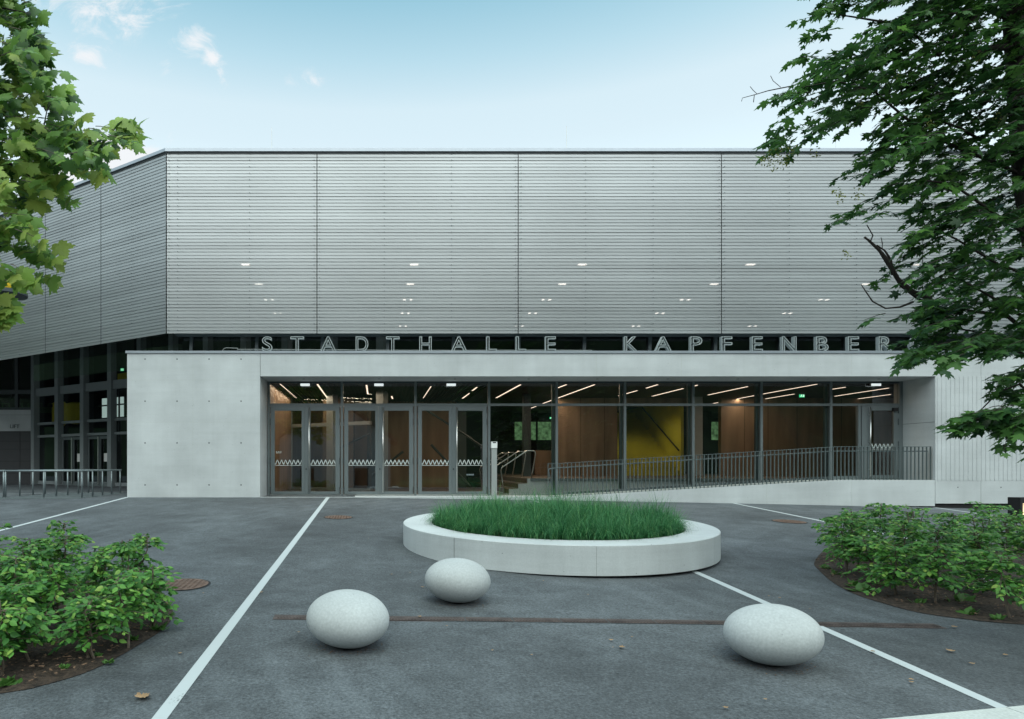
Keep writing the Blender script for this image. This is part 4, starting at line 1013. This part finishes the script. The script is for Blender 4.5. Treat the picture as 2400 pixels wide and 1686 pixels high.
# ------------------------------------------------------------------ leaves
def leaf_template(kind):
    # returns outline polar fan in local xy (x side, y along), unit length, plus fold z
    if kind == 'maple': pts = [(0, 0), (.22, -.14), (.44, -.10), (.30, .12), (.62, .26), (.56, .40), (.72, .66), (.34, .52), (.20, .56), (.28, .82), (.10, .88), (0, 1.20)]
    elif kind == 'plane': pts = [(0, .02), (.14, -.12), (.34, -.14), (.38, -.02), (.58, .02), (.50, .14), (.46, .20), (.66, .30), (.64, .40), (.84, .56), (.62, .60), (.60, .70), (.40, .62), (.30, .64), (.36, .82), (.22, .86), (.18, 1.02), (.08, 1.04), (0, 1.28)]
    else: pts = [(0, 0), (.20, .08), (.31, .26), (.33, .45), (.27, .66), (.15, .86), (.05, 1.02), (0, 1.12)]
    right = pts; left = [(-x, y) for x, y in pts[1:-1]][::-1]
    out = right + left; c = (0, .38)
    V = [(c[0], c[1], 0)] + [(x, y, -.22 * abs(x) - .10 * (y - .3) ** 2) for x, y in out]
    n = len(out); Fs = [(0, 1 + i, 1 + (i + 1) % n) for i in range(n)]
    return np.array(V, dtype=np.float32), np.array(Fs, dtype=np.int32)
TPL = {k: leaf_template(k) for k in ('maple', 'plane', 'horn')}
class Leaves:
    def __init__(s, kind): s.kind = kind; s.P = []; s.D = []; s.N = []; s.S = []; s.var = []
    def add(s, p, d, n, size, var): s.P.append(tuple(p)); s.D.append(tuple(d)); s.N.append(tuple(n)); s.S.append(size); s.var.append(var)
    def build(s, name, m, parent):
        T, Fc = TPL[s.kind]; P = np.array(s.P, dtype=np.float64); D = np.array(s.D); Nn = np.array(s.N); S = np.array(s.S)
        D /= np.linalg.norm(D, axis=1, keepdims=True) + 1e-9
        Nn = Nn - D * (Nn * D).sum(1, keepdims=True); Nn /= np.linalg.norm(Nn, axis=1, keepdims=True) + 1e-9
        X = np.cross(D, Nn)
        V = P[:, None, :] + S[:, None, None] * (T[None, :, 0, None] * X[:, None, :] + T[None, :, 1, None] * D[:, None, :] + T[None, :, 2, None] * Nn[:, None, :])
        k = len(T); Fa = (Fc[None] + (np.arange(len(P)) * k)[:, None, None]).reshape(-1, 3)
        return leaf_obj(name, V.reshape(-1, 3), Fa, np.repeat(np.array(s.var), k), m, parent)
def in_poly(x, y, poly):
    c = False; j = len(poly) - 1
    for i in range(len(poly)):
        xi, yi = poly[i]; xj, yj = poly[j]
        if (yi > y) != (yj > y) and x < (xj - xi) * (y - yi) / (yj - yi) + xi: c = not c
        j = i
    return c
def rvec(r, s=1.0): return Vector((r.gauss(0, s), r.gauss(0, s), r.gauss(0, s)))

# --- right tree (maple)
r1 = random.Random(11)
ZM = 7.0
mt = empty('maple_tree', (7.35, CAMY + ZM, ground(7.35, CAMY + ZM)), 'dark green maple tree reaching in from the right edge', 'tree')
def T3(px, py, Z=ZM): return ray(px, py, Z)
trunk = [Vector((7.45, CAMY + ZM, ground(7.4, -10.8) - .1)), Vector((7.3, CAMY + ZM, .8)), Vector((7.1, CAMY + ZM, 2.6)), T3(2418, 420), T3(2398, 200), T3(2385, 40), T3(2375, -200), T3(2360, -500)]
MB().tube(trunk, [.24, .20, .17, .15, .13, .12, .10, .06], 14).build('trunk', 'bark', mt, smooth=True)
branches = [([(2398, 110), (2330, 112), (2270, 130), (2205, 165), (2150, 190), (2080, 215)], .06), ([(2405, 200), (2300, 330), (2250, 300), (2180, 275), (2100, 330), (2000, 380)], .035),
            ([(2400, 60), (2310, 20), (2240, 80), (2200, 130), (2120, 60), (2000, 40), (1930, 30)], .045), ([(2415, 420), (2330, 380), (2250, 350), (2150, 300), (2050, 215), (1960, 190), (1880, 205)], .035),
            ([(2420, 560), (2330, 500), (2230, 430), (2130, 420), (2060, 445)], .03), ([(2425, 650), (2340, 620), (2240, 560), (2150, 520), (2110, 545)], .028),
            ([(2430, 800), (2360, 740), (2280, 730), (2200, 720), (2150, 700), (2110, 670), (2085, 630), (2060, 590), (2027, 558)], .035),
            ([(2430, 850), (2380, 820), (2300, 780), (2240, 770), (2180, 810), (2120, 845)], .028), ([(2440, 950), (2390, 900), (2340, 920), (2300, 960), (2250, 1000)], .025),
            ([(2425, 760), (2330, 700), (2260, 660), (2200, 660)], .03), ([(2395, 40), (2330, -60), (2250, -120), (2150, -100), (2050, -60), (1950, -30)], .05)]
bmb = MB()
for pts_, r0 in branches:
    zz = ZM; pp = []
    for i, q in enumerate(pts_): pp.append(ray(q[0], q[1], zz)); zz += r1.uniform(-.22, .18)
    bmb.tube(pp, [max(r0 * .62 * (1 - .85 * i / (len(pp) - 1)), .004) for i in range(len(pp))], 7)
bmb.build('branch', 'bark', mt, smooth=True)
b = MB()   # dead bare branch in front of the cladding
b.tube([T3(2180, 700, 6.8), T3(2140, 685, 6.8), T3(2105, 655, 6.75), T3(2080, 610, 6.7), T3(2060, 585, 6.7), T3(2040, 567, 6.7), T3(2026, 556, 6.7)], [.028, .024, .02, .017, .014, .012, .010], 7)
b.tube([T3(2092, 645, 6.72), T3(2088, 610, 6.7), T3(2074, 588, 6.7), T3(2055, 575, 6.7)], [.014, .012, .009, .007], 6)
b.tube([T3(2040, 567, 6.7), T3(2046, 552, 6.7), T3(2035, 533, 6.68), T3(2032, 527, 6.68)], [.007, .006, .005, .004], 5)
b.tube([T3(2140, 708, 6.7), T3(2110, 720, 6.65), T3(2075, 723, 6.62), T3(2045, 707, 6.6), T3(2030, 685, 6.6), T3(2018, 667, 6.6)], [.012, .010, .008, .007, .006, .004], 5)
b.tube([T3(2068, 583, 6.7), T3(2068, 570, 6.7), T3(2065, 557, 6.7)], .004, 5); b.tube([T3(2030, 682, 6.6), T3(2033, 682, 6.6), T3(2036, 684, 6.6)], .003, 4)
b.tube([T3(1855, 202, 6.7), T3(1800, 213, 6.7), T3(1770, 222, 6.7), T3(1740, 230, 6.7), T3(1738, 238, 6.7)], [.006, .005, .004, .003, .003], 5)
b.tube([T3(1830, 205, 6.7), T3(1812, 190, 6.7), T3(1806, 178, 6.7)], .0035, 4); b.tube([T3(1775, 221, 6.7), T3(1765, 212, 6.7), T3(1758, 203, 6.7)], .0035, 4); b.tube([T3(1768, 223, 6.7), T3(1766, 240, 6.7)], .004, 4)
b.build('dead_branch', 'bark', mt, smooth=True)
polyR = [(1905, -60), (1910, 12), (1905, 60), (1935, 85), (1960, 78), (2000, 30), (2080, 20), (2060, 60), (2015, 90), (2005, 108), (1960, 110), (1900, 118), (1858, 150), (1853, 168), (1880, 190), (1840, 232), (1820, 240), (1850, 262), (1870, 290), (1855, 310),
         (1800, 320), (1770, 342), (1785, 358), (1812, 400), (1845, 360), (1880, 335), (1900, 335), (1960, 290), (2000, 290), (2030, 300), (2040, 335), (1985, 360), (1980, 378), (2035, 362), (2010, 388), (1932, 412), (1928, 445), (1955, 462),
         (1985, 440), (2010, 430), (2060, 420), (2080, 440), (2000, 490), (1945, 508), (1960, 525), (2030, 522), (2110, 480), (2150, 500), (2160, 480), (2130, 530), (2105, 545), (2100, 575), (2130, 620), (2060, 620), (2050, 632), (2110, 650),
         (2150, 700), (2140, 735), (2100, 745), (2075, 765), (2120, 775), (2160, 785), (2120, 820), (2075, 845), (2090, 862), (2150, 850), (2180, 835), (2200, 845), (2215, 860), (2245, 850), (2290, 850), (2310, 835), (2345, 850), (2345, 868), (2310, 900),
         (2290, 925), (2330, 925), (2305, 960), (2270, 975), (2230, 1005), (2235, 1018), (2270, 1005), (2300, 1000), (2310, 1025), (2335, 1008), (2360, 1010), (2370, 990), (2380, 1015), (2400, 1045), (2700, 1060), (3050, 900), (3200, 250), (2900, -420), (2000, -300)]
ml = Leaves('maple'); tw = MB()
def spray(p0, d, ln, nl, size, zj, leaves, twm, droop=.12, r=r1, tv=.5, nrm=None, twr=.004):
    pts = []; p = Vector(p0); dd = Vector(d).normalized(); st_ = ln / 6
    for i in range(7):
        pts.append(p.copy()); dd = (dd + Vector((0, 0, -droop)) * .5 + rvec(r, .07)).normalized(); p = p + dd * st_
    twm.tube(pts, [twr * (1 - .7 * i / 6) for i in range(7)], 4, caps=False)
    for k in range(nl):
        f_ = (k + .6) / nl; i = min(int(f_ * 6), 5); q = pts[i].lerp(pts[i + 1], f_ * 6 - i); tdir = (pts[i + 1] - pts[i]).normalized()
        up = Vector((0, 0, 1)); side = tdir.cross(up); side = side.normalized() if side.length > .1 else Vector((1, 0, 0))
        sg = 1 if k % 2 else -1
        ld = (tdir * r.uniform(.3, 1.0) + side * sg * r.uniform(.3, 1.0) + up * r.uniform(-.55, .12)).normalized()
        n_ = nrm(r) if nrm else (up + rvec(r, .38)).normalized()
        pet = size * r.uniform(.2, .7); lp = q + ld * pet
        leaves.add(lp, ld, n_, size * r.uniform(.65, 1.2), min(1, max(0, tv + r.gauss(0, .22))))
cnt = 0
while cnt < 1560:
    x, y = r1.uniform(1760, 3200), r1.uniform(-400, 1050)
    if not in_poly(x, y, polyR): continue
    if not in_poly(x - 25, y + 12, polyR) and r1.random() < .6: continue
    if x > 2480 and r1.random() < .72: continue
    dens = 1.0
    if x < 2060: dens = .9
    if r1.random() > dens: continue
    Z = ZM + r1.gauss(0, .55); size = .082 * r1.uniform(.8, 1.15)
    if y > 930: Z = 5.4 + r1.gauss(0, .2)
    Z = min(max(Z, 5.3), 8.6)
    ln = r1.uniform(.28, .5); back = ln * F / Z * .42
    p = ray(x + back, y - back * .28, Z)
    d = Vector((-1, r1.uniform(-.6, .3), r1.uniform(-.45, .10)))
    tv = .35 + .25 * noise.noise(Vector((x / 160, y / 160, 3)))
    if x < 2100: tv += .12
    spray(p, d, ln, r1.randint(10, 15), size, 0, ml, tw, tv=tv); cnt += 1
for (x, y, sz) in ((2290, 985, .13), (2325, 965, .15), (2345, 960, .14), (2265, 990, .09), (2248, 1000, .08), (2380, 985, .13), (2370, 1000, .12), (2250, 822, .1), (2230, 840, .1), (2045, 745, .09)):
    spray(ray(x + 30, y - 10, 5.4), Vector((-1, 0, -.15)), .2, 5, sz, 0, ml, tw, tv=.35)
ml.build('crown', 'maple', mt); tw.build('twig', 'bark', mt)
b = MB()
for (x, y) in ((2285, 118), (2097, 156), (2183, 270), (2018, 220), (2342, 265), (1848, 360), (1858, 340), (1815, 375), (1824, 345), (1800, 350), (1910, 345), (1985, 580), (1962, 440), (1970, 450), (1835, 372), (2010, 440), (1795, 362), (2175, 285), (2190, 280)):
    for k in range(16):
        c = ray(x + r1.gauss(0, 6), y + r1.uniform(0, 26), 6.6 + r1.gauss(0, .05)); d = Vector((r1.uniform(-1, 1), r1.uniform(-1, 1), r1.uniform(-1.2, .1))).normalized() * .028; s_ = d.cross(Vector((0, 1, .3))).normalized() * .007
        b.add([c, c + d * .5 + s_, c + d, c + d * .5 - s_], [(0, 1, 2, 3)])
b.build('seed_cluster', 'seed', mt)

# --- left tree (plane)
r2 = random.Random(5)
pt = empty('plane_tree', (-5.6, CAMY + 5.2, ground(-5.6, -12.6)), 'bright yellow green plane tree reaching in from the left edge', 'tree')
MB().tube([(-5.6, CAMY + 5.2, ground(-5.6, -12.6) - .1), (-5.5, CAMY + 5.2, 1.2), (-5.3, CAMY + 5.2, 3.0), (-5.0, CAMY + 5.2, 4.6), (-4.6, CAMY + 5.3, 6.5), (-4.4, CAMY + 5.3, 8)], [.2, .18, .16, .13, .09, .04], 12).build('trunk', 'barkl', pt, smooth=True)
b = MB()
for pts_, r0 in (([(-700, 330), (-300, 250), (-80, 235), (30, 275), (100, 310), (180, 318), (250, 322), (300, 310)], .028), ([(-720, 100), (-300, 80), (-50, 120), (20, 135)], .025), ([(-700, 500), (-250, 420), (-20, 370), (40, 390), (80, 420), (110, 450)], .02),
                 ([(-720, 620), (-250, 590), (-20, 572), (60, 590), (100, 600)], .02), ([(-700, 0), (-250, -60), (-40, 10), (60, 30)], .02), ([(-260, 590), (-60, 650), (0, 700), (25, 735)], .012), ([(20, 135), (60, 120), (85, 108)], .006), ([(100, 310), (110, 260), (140, 205)], .006)):
    zz = 5.2; pp = []
    for q in pts_: pp.append(ray(q[0], q[1], zz)); zz += r2.uniform(-.15, .12)
    b.tube(pp, [max(r0 * (1 - .8 * i / (len(pp) - 1)), .004) for i in range(len(pp))], 7)
b.build('branch', 'bark', pt, smooth=True)
polyL = [(-20, -80), (78, -60), (86, 28), (68, 45), (98, 40), (60, 60), (75, 95), (90, 125), (100, 150), (88, 170), (95, 195), (125, 200), (150, 215), (160, 250), (190, 285), (200, 268), (215, 300), (255, 298), (262, 285), (300, 310), (315, 330), (260, 322), (245, 345), (250, 380), (225, 385), (215, 425),
         (190, 395), (170, 425), (150, 400), (120, 380), (110, 395), (150, 430), (170, 470), (140, 480), (105, 455), (75, 465), (55, 500), (75, 540), (70, 560), (95, 580), (135, 590), (110, 615), (125, 650), (100, 650), (60, 665), (20, 672), (-20, 672), (-350, 720), (-600, 400), (-600, -300), (-100, -300)]
pL = Leaves('plane'); tw = MB()
def nface(r): return (Vector((r.uniform(-.6, .6), -1.0, r.uniform(-.1, 1.0)))).normalized()
cnt = 0
while cnt < 640:
    x, y = r2.uniform(-560, 320), r2.uniform(-260, 690)
    if not in_poly(x, y, polyL) or (x < -120 and r2.random() < .5): continue
    Z = 5.2 + r2.gauss(0, .4); Z = min(max(Z, 4.3), 6.2)
    p = ray(x - 26, y - 6, Z); d = Vector((1, r2.uniform(-.5, .3), r2.uniform(-.45, .25)))
    tv = .45 + .3 * noise.noise(Vector((x / 90, y / 90, 9))) + (.15 if y > 430 else 0)
    spray(p, d, r2.uniform(.14, .26), r2.randint(5, 8), .078 if x > 180 else (.088 if y < 500 else .078), 0, pL, tw, droop=.1, r=r2, tv=tv, nrm=nface, twr=.0035); cnt += 1
for (x, y, sz) in ((95, 115, .15), (155, 208, .15), (205, 275, .15), (268, 290, .12), (302, 290, .12), (285, 320, .11), (325, 330, .08), (310, 330, .12), (238, 415, .13), (80, 478, .14), (15, 715, .13), (28, 740, .13), (0, 700, .13), (135, 580, .13), (118, 665, .13), (8, 650, .13), (95, 40, .1)):
    pL.add(ray(x, y - 10, 5.1), Vector((r2.uniform(-.3, .6), -.2, r2.uniform(-1, -.3))), nface(r2), sz, r2.uniform(.4, 1))
for k in range(26):
    pL.add(ray(r2.uniform(-60, 22), r2.uniform(690, 745), 5.0), Vector((r2.uniform(-.2, .8), -.2, r2.uniform(-1, -.2))), nface(r2), .12, r2.uniform(.3, .9))
pL.build('crown', 'plane', pt); tw.build('twig', 'barkl', pt)
b = MB()
for (x, y) in ((144, 346), (210, 331), (211, 338), (221, 327), (199, 317)): b.tube([ray(x, y - 4, 5.1), ray(x, y - 2.5, 5.1), ray(x, y, 5.1), ray(x, y + 3, 5.1), ray(x, y + 4.5, 5.1)], [.003, .011, .015, .011, .003], 10)
b.build('seed_ball', 'ball', pt, smooth=True)

# --- hornbeam shrubs
def shrub(x, y, h, wd_, n, lb_, grp, seed, lean=(0, 0), crown0=.3):
    r = random.Random(seed); gz = ground(x, y) + .03
    root = empty('hornbeam_shrub', (x, y, gz), lb_, 'shrub', grp)
    sm_ = MB(); lv = Leaves('horn'); stems = []
    for k in range(r.randint(1, 2)):
        t_ = Vector((x + r.gauss(0, .02), y + r.gauss(0, .02), gz - .05)); e = Vector((x + lean[0] + r.gauss(0, .07), y + lean[1] + r.gauss(0, .07), gz + h * .85))
        pts = [t_.lerp(e, i / 5) + Vector((r.gauss(0, .012), r.gauss(0, .012), 0)) for i in range(6)]; sm_.tube(pts, [.013 * (1 - .65 * i / 5) for i in range(6)], 6); stems.append(pts)
    for k in range(n):
        pts = stems[k % len(stems)]; f_ = crown0 + (1 - crown0) * r.random() ** .8; i = min(int(f_ * 5), 4); p = pts[i].lerp(pts[i + 1], f_ * 5 - i)
        az = r.uniform(0, 2 * math.pi); d = Vector((math.cos(az), math.sin(az), r.uniform(.0, .75))); ln = wd_ * r.uniform(.45, 1.0) * (1.15 - .5 * f_)
        spray(p, d, ln, r.randint(12, 17), .055, 0, lv, sm_, droop=.22, r=r, tv=.42 + .15 * (f_ - .4), nrm=lambda q: (Vector((0, -.35, 1)) + rvec(q, .45)).normalized(), twr=.0035)
    sm_.build('stem', 'twig', root); lv.build('foliage', 'horn', root)
O = ('first', 'second', 'third', 'fourth', 'fifth', 'sixth', 'seventh', 'eighth')
gL = 'hornbeam shrubs in the left bed'; gR = 'hornbeam shrubs in the right bed'
seed = 100
def shrub_row(px_list, grp, fmt, hs, wds, n, crown0=.3, leans=None):
    global seed
    for i, (px, py) in enumerate(px_list):
        p = gpt(px, py); seed += 1
        shrub(p.x, p.y, hs * (1 + .12 * math.sin(seed * 2.3)), wds, n, fmt % O[i], grp, seed, leans[i] if leans else (0, 0), crown0)
shrub_row([(2, 1590), (78, 1560), (212, 1545), (300, 1518), (358, 1476)], gL, '%s shrub from the left in the front row of the left bed', .60, .35, 38, .32, [(0, 0), (-.05, 0), (-.02, 0), (-.10, 0), (-.09, 0)])
shrub_row([(-40, 1540), (45, 1500), (150, 1490), (235, 1465), (300, 1440)], gL, '%s shrub from the left in the second row of the left bed', .72, .34, 42, .2)
shrub_row([(-20, 1450), (70, 1435), (150, 1420), (235, 1410), (318, 1415)], gL, '%s shrub from the left in the third row of the left bed', .72, .34, 36, .25)
shrub_row([(-10, 1385), (70, 1385), (150, 1378)], gL, '%s shrub from the left in the back row of the left bed', .74, .38, 34, .25)
shrub_row([(2055, 1372), (2100, 1402), (2198, 1422), (2278, 1405), (2375, 1455)], gR, '%s shrub from the left in the front row of the right bed', .68, .40, 42, .25)
shrub_row([(1985, 1345), (2020, 1352), (2120, 1370), (2190, 1375), (2325, 1358), (2400, 1400)], gR, '%s shrub from the left in the second row of the right bed', .76, .42, 36, .3)
shrub_row([(1965, 1315), (2045, 1320), (2130, 1325), (2215, 1330), (2290, 1330), (2370, 1330)], gR, '%s shrub from the left in the third row of the right bed', .76, .42, 34, .25)
shrub_row([(1990, 1285), (2070, 1288), (2150, 1290), (2235, 1293), (2310, 1295), (2390, 1300)], gR, '%s shrub from the left in the back row of the right bed', .76, .46, 34, .25)

# weeds, low rosettes at the bed edges
def weed(px, py, s_, lb_, k):
    r = random.Random(500 + k); p = gpt(px, py); lv = Leaves('horn'); root = empty('weed', p, lb_, 'weed', 'small bright weeds at the bed edges')
    for i in range(14):
        az = r.uniform(0, 6.28); d = Vector((math.cos(az), math.sin(az), r.uniform(.2, 1.2))); lv.add(p + Vector((r.gauss(0, s_ * .3), r.gauss(0, s_ * .2), .02)), d, Vector((0, -.3, 1)) + rvec(r, .3), s_ * r.uniform(.5, 1), r.random())
    lv.build('foliage', 'weed', root)
for k, (px, py, s_, lb_) in enumerate(((20, 1610, .10, 'weed in the lower left corner of the left bed'), (150, 1572, .05, 'tiny weed on the front edge of the left bed'), (310, 1505, .07, 'weed by the leaning stem of the left bed'), (375, 1480, .10, 'tall leaved weed at the right tip of the left bed'),
        (395, 1450, .08, 'weed at the right edge of the left bed'), (385, 1425, .07, 'weed behind the right tip of the left bed'), (255, 1560, .05, 'small weed on the asphalt edge of the left bed'), (230, 1543, .05, 'small weed beside the upright stem of the left bed'),
        (1935, 1335, .08, 'weed at the left tip of the right bed'), (2005, 1378, .12, 'larger weed clump on the left front of the right bed'), (2035, 1390, .13, 'broad weed clump on the front edge of the right bed'), (2060, 1375, .10, 'weed by the first front stem of the right bed'),
        (2150, 1418, .08, 'weed in the middle front of the right bed'), (2270, 1443, .10, 'upright weed at the right front of the right bed'), (2340, 1455, .08, 'weed near the lower right end of the right bed'), (2250, 1415, .13, 'big leaved weed under the third front shrub'), (1960, 1350, .08, 'weed just inside the left tip of the right bed'))):
    weed(px, py, s_, lb_, k)
# white flowers
b = MB(); 
for k in range(7):
    q = ray(2308 + (k % 4) * 5, 1358 + (k // 3) * 4, 8.0); b.tube([q, q + Vector((0, 0, .006))], .012, 7)
q = gpt(2315, 1385); b.tube([q, ray(2312, 1362, 8.0)], .003, 4); o = b.build('white_flowers', 'white'); tag(o, 'tiny white flowers low in the right shrub bed', 'flower')
# fallen leaves
first = None
fallen = [(327, 1643, .13, 1), (478, 1393, .03, 0), (612, 1392, .05, 0), (422, 1536, .035, 0), (862, 1264, .03, 0), (916, 1349, .04, 0), (1433, 1505, .045, 1), (1453, 1521, .06, 1), (1435, 1521, .02, 0), (1380, 1397, .03, 0), (1272, 1364, .03, 0), (992, 1379, .05, 0), (983, 1448, .05, 1), (1155, 1529, .03, 0),
          (1048, 1471, .025, 0), (2050, 1532, .05, 0), (2132, 1597, .04, 0), (2135, 1604, .04, 0), (2228, 1531, .07, 0), (2232, 1473, .06, 1), (1825, 1404, .04, 0), (1702, 1665, .04, 0), (1796, 1645, .03, 0), (1869, 1553, .05, 0), (960, 1345, .03, 0), (1482, 1497, .025, 0), (1244, 1539, .03, 0), (1800, 1400, .03, 0), (1900, 1430, .03, 0), (2362, 1540, .05, 0), (2280, 1561, .05, 0), (745, 1450, .04, 0), (700, 1485, .03, 0)]
T, Fc = TPL['plane']
for k, (px, py, s_, pale) in enumerate(fallen):
    p = gpt(px, py); r = random.Random(900 + k); a_ = r.uniform(0, 6.28); b = MB(); s_ *= .6
    vs = [(p.x + s_ * (x * math.cos(a_) - y * math.sin(a_)), p.y + s_ * (x * math.sin(a_) + y * math.cos(a_)), p.z + .014 + s_ * (.35 * abs(z) * 3 + r.uniform(0, .12))) for x, y, z in T]
    b.add(vs, [tuple(f) for f in Fc]); o = b.build('fallen_leaf', 'deadleaf'); tag(o, 'small curled brown leaf lying on the asphalt', 'leaf', 'brown leaves fallen on the asphalt')
b = MB(); r = random.Random(77)             # mulch chips and litter in the beds
for poly in (LB, RB):
    xs_ = [p[0] for p in poly]; ys_ = [p[1] for p in poly]; c_ = 0
    while c_ < 4500:
        x, y = r.uniform(min(xs_), max(xs_)), r.uniform(min(ys_), max(ys_))
        if not in_poly(x, y, poly): continue
        a_ = r.uniform(0, 3.14); l_, w_ = r.uniform(.006, .026), r.uniform(.003, .010); z = ground(x, y) + .062 + r.uniform(-.02, .02); dx, dy = math.cos(a_) * l_, math.sin(a_) * l_; ex, ey = -math.sin(a_) * w_, math.cos(a_) * w_
        b.add([(x - dx - ex, y - dy - ey, z), (x + dx - ex, y + dy - ey, z + r.uniform(-.01, .012)), (x + dx + ex, y + dy + ey, z + .004), (x - dx + ex, y - dy + ey, z + .002)], [(0, 1, 2, 3)]); c_ += 1
for X_, Z_ in ((-.2477, 5.505), (.833, 6.98), (3.09, 5.22)):
    for k in range(130):
        a_ = r.uniform(0, 6.283); q_ = .17 + abs(r.gauss(0, .07)); x, y = X_ + q_ * math.cos(a_), Z_ + CAMY + q_ * math.sin(a_); z = ground(x, y) + .003; l_ = r.uniform(.002, .007)
        b.add([(x - l_, y - l_ * .5, z), (x + l_ * .7, y - l_, z + .002), (x + l_, y + l_ * .6, z + .001), (x - l_ * .6, y + l_, z + .003)], [(0, 1, 2, 3)])
M['chip'] = simple('mulch_chip', (.13, .075, .045), .9, var=.6, scale=30)
o = b.build('mulch_chips', 'chip'); tag(o, 'brown bark chips and leaf litter scattered over the beds', 'mulch', kind='stuff')

# ------------------------------------------------------------------ what stands behind the camera (seen mirrored in the glass and metal)
b = MB(); nx_, ny_ = 90, 14; vs = []
for j in range(ny_ + 1):
    for i in range(nx_ + 1):
        x = -160 + 320 * i / nx_; t_ = j / ny_; y = -48 - 40 * t_; h = 29 * sm(t_ * 1.6) + 5.5 * (noise.noise(Vector((x * .12, y * .12, 0))) + .6 * noise.noise(Vector((x * .35, y * .35, 4)))) * (1 if j else 0)
        vs.append((x, y, ground(x, y) + h - (1 if j == 0 else 0)))
b.add(vs, [(j * (nx_ + 1) + i + 1, j * (nx_ + 1) + i, (j + 1) * (nx_ + 1) + i, (j + 1) * (nx_ + 1) + i + 1) for j in range(ny_) for i in range(nx_)])
M['forest'] = simple('forest_green', (.016, .034, .013), .95, var=.5, scale=.35)
o = b.build('forest_hill', 'forest', smooth=False); tag(o, 'wooded hill behind the viewpoint', kind='structure')
b = MB(); vs = []; nx_, ny_ = 60, 8
for j in range(ny_ + 1):
    for i in range(nx_ + 1):
        y = -70 + 115 * i / nx_; t_ = j / ny_; x = -42 - 34 * t_; h = 19 * sm(t_ * 2.2) + 4.5 * (noise.noise(Vector((x * .15, y * .15, 7))) + .6 * noise.noise(Vector((x * .4, y * .4, 2)))) * (1 if j else 0)
        vs.append((x, y, ground(x, y) + h - (1 if j == 0 else 0)))
b.add(vs, [(j * (nx_ + 1) + i, j * (nx_ + 1) + i + 1, (j + 1) * (nx_ + 1) + i + 1, (j + 1) * (nx_ + 1) + i) for j in range(ny_) for i in range(nx_)])
o = b.build('forest_hill', 'forest'); tag(o, 'wooded slope beyond the left wing', kind='structure')
hs = empty('house', (-3, -34, ground(-3, -34)), 'white rendered house with dark gabled roof behind the viewpoint', 'house')
b = MB(); gz = ground(-3, -34) - .2; b.prism([(-8, gz), (1.0, gz), (1.0, 3.0), (-3.5, 6.2), (-8, 3.0)], -42, -34); b.build('wall', 'housew', hs)
b = MB(); b.prism([(-8.6, 2.6), (-3.5, 6.25), (1.6, 2.6), (1.6, 2.9), (-3.5, 6.55), (-8.6, 2.9)], -42.4, -33.5); b.build('roof', 'roofd', hs)
b = MB(); 
for x in (-6.3, -1.9): b.box((x, -34.02, gz + 1), (x + 1.1, -33.96, gz + 2.4))
b.build('window', 'black', hs)
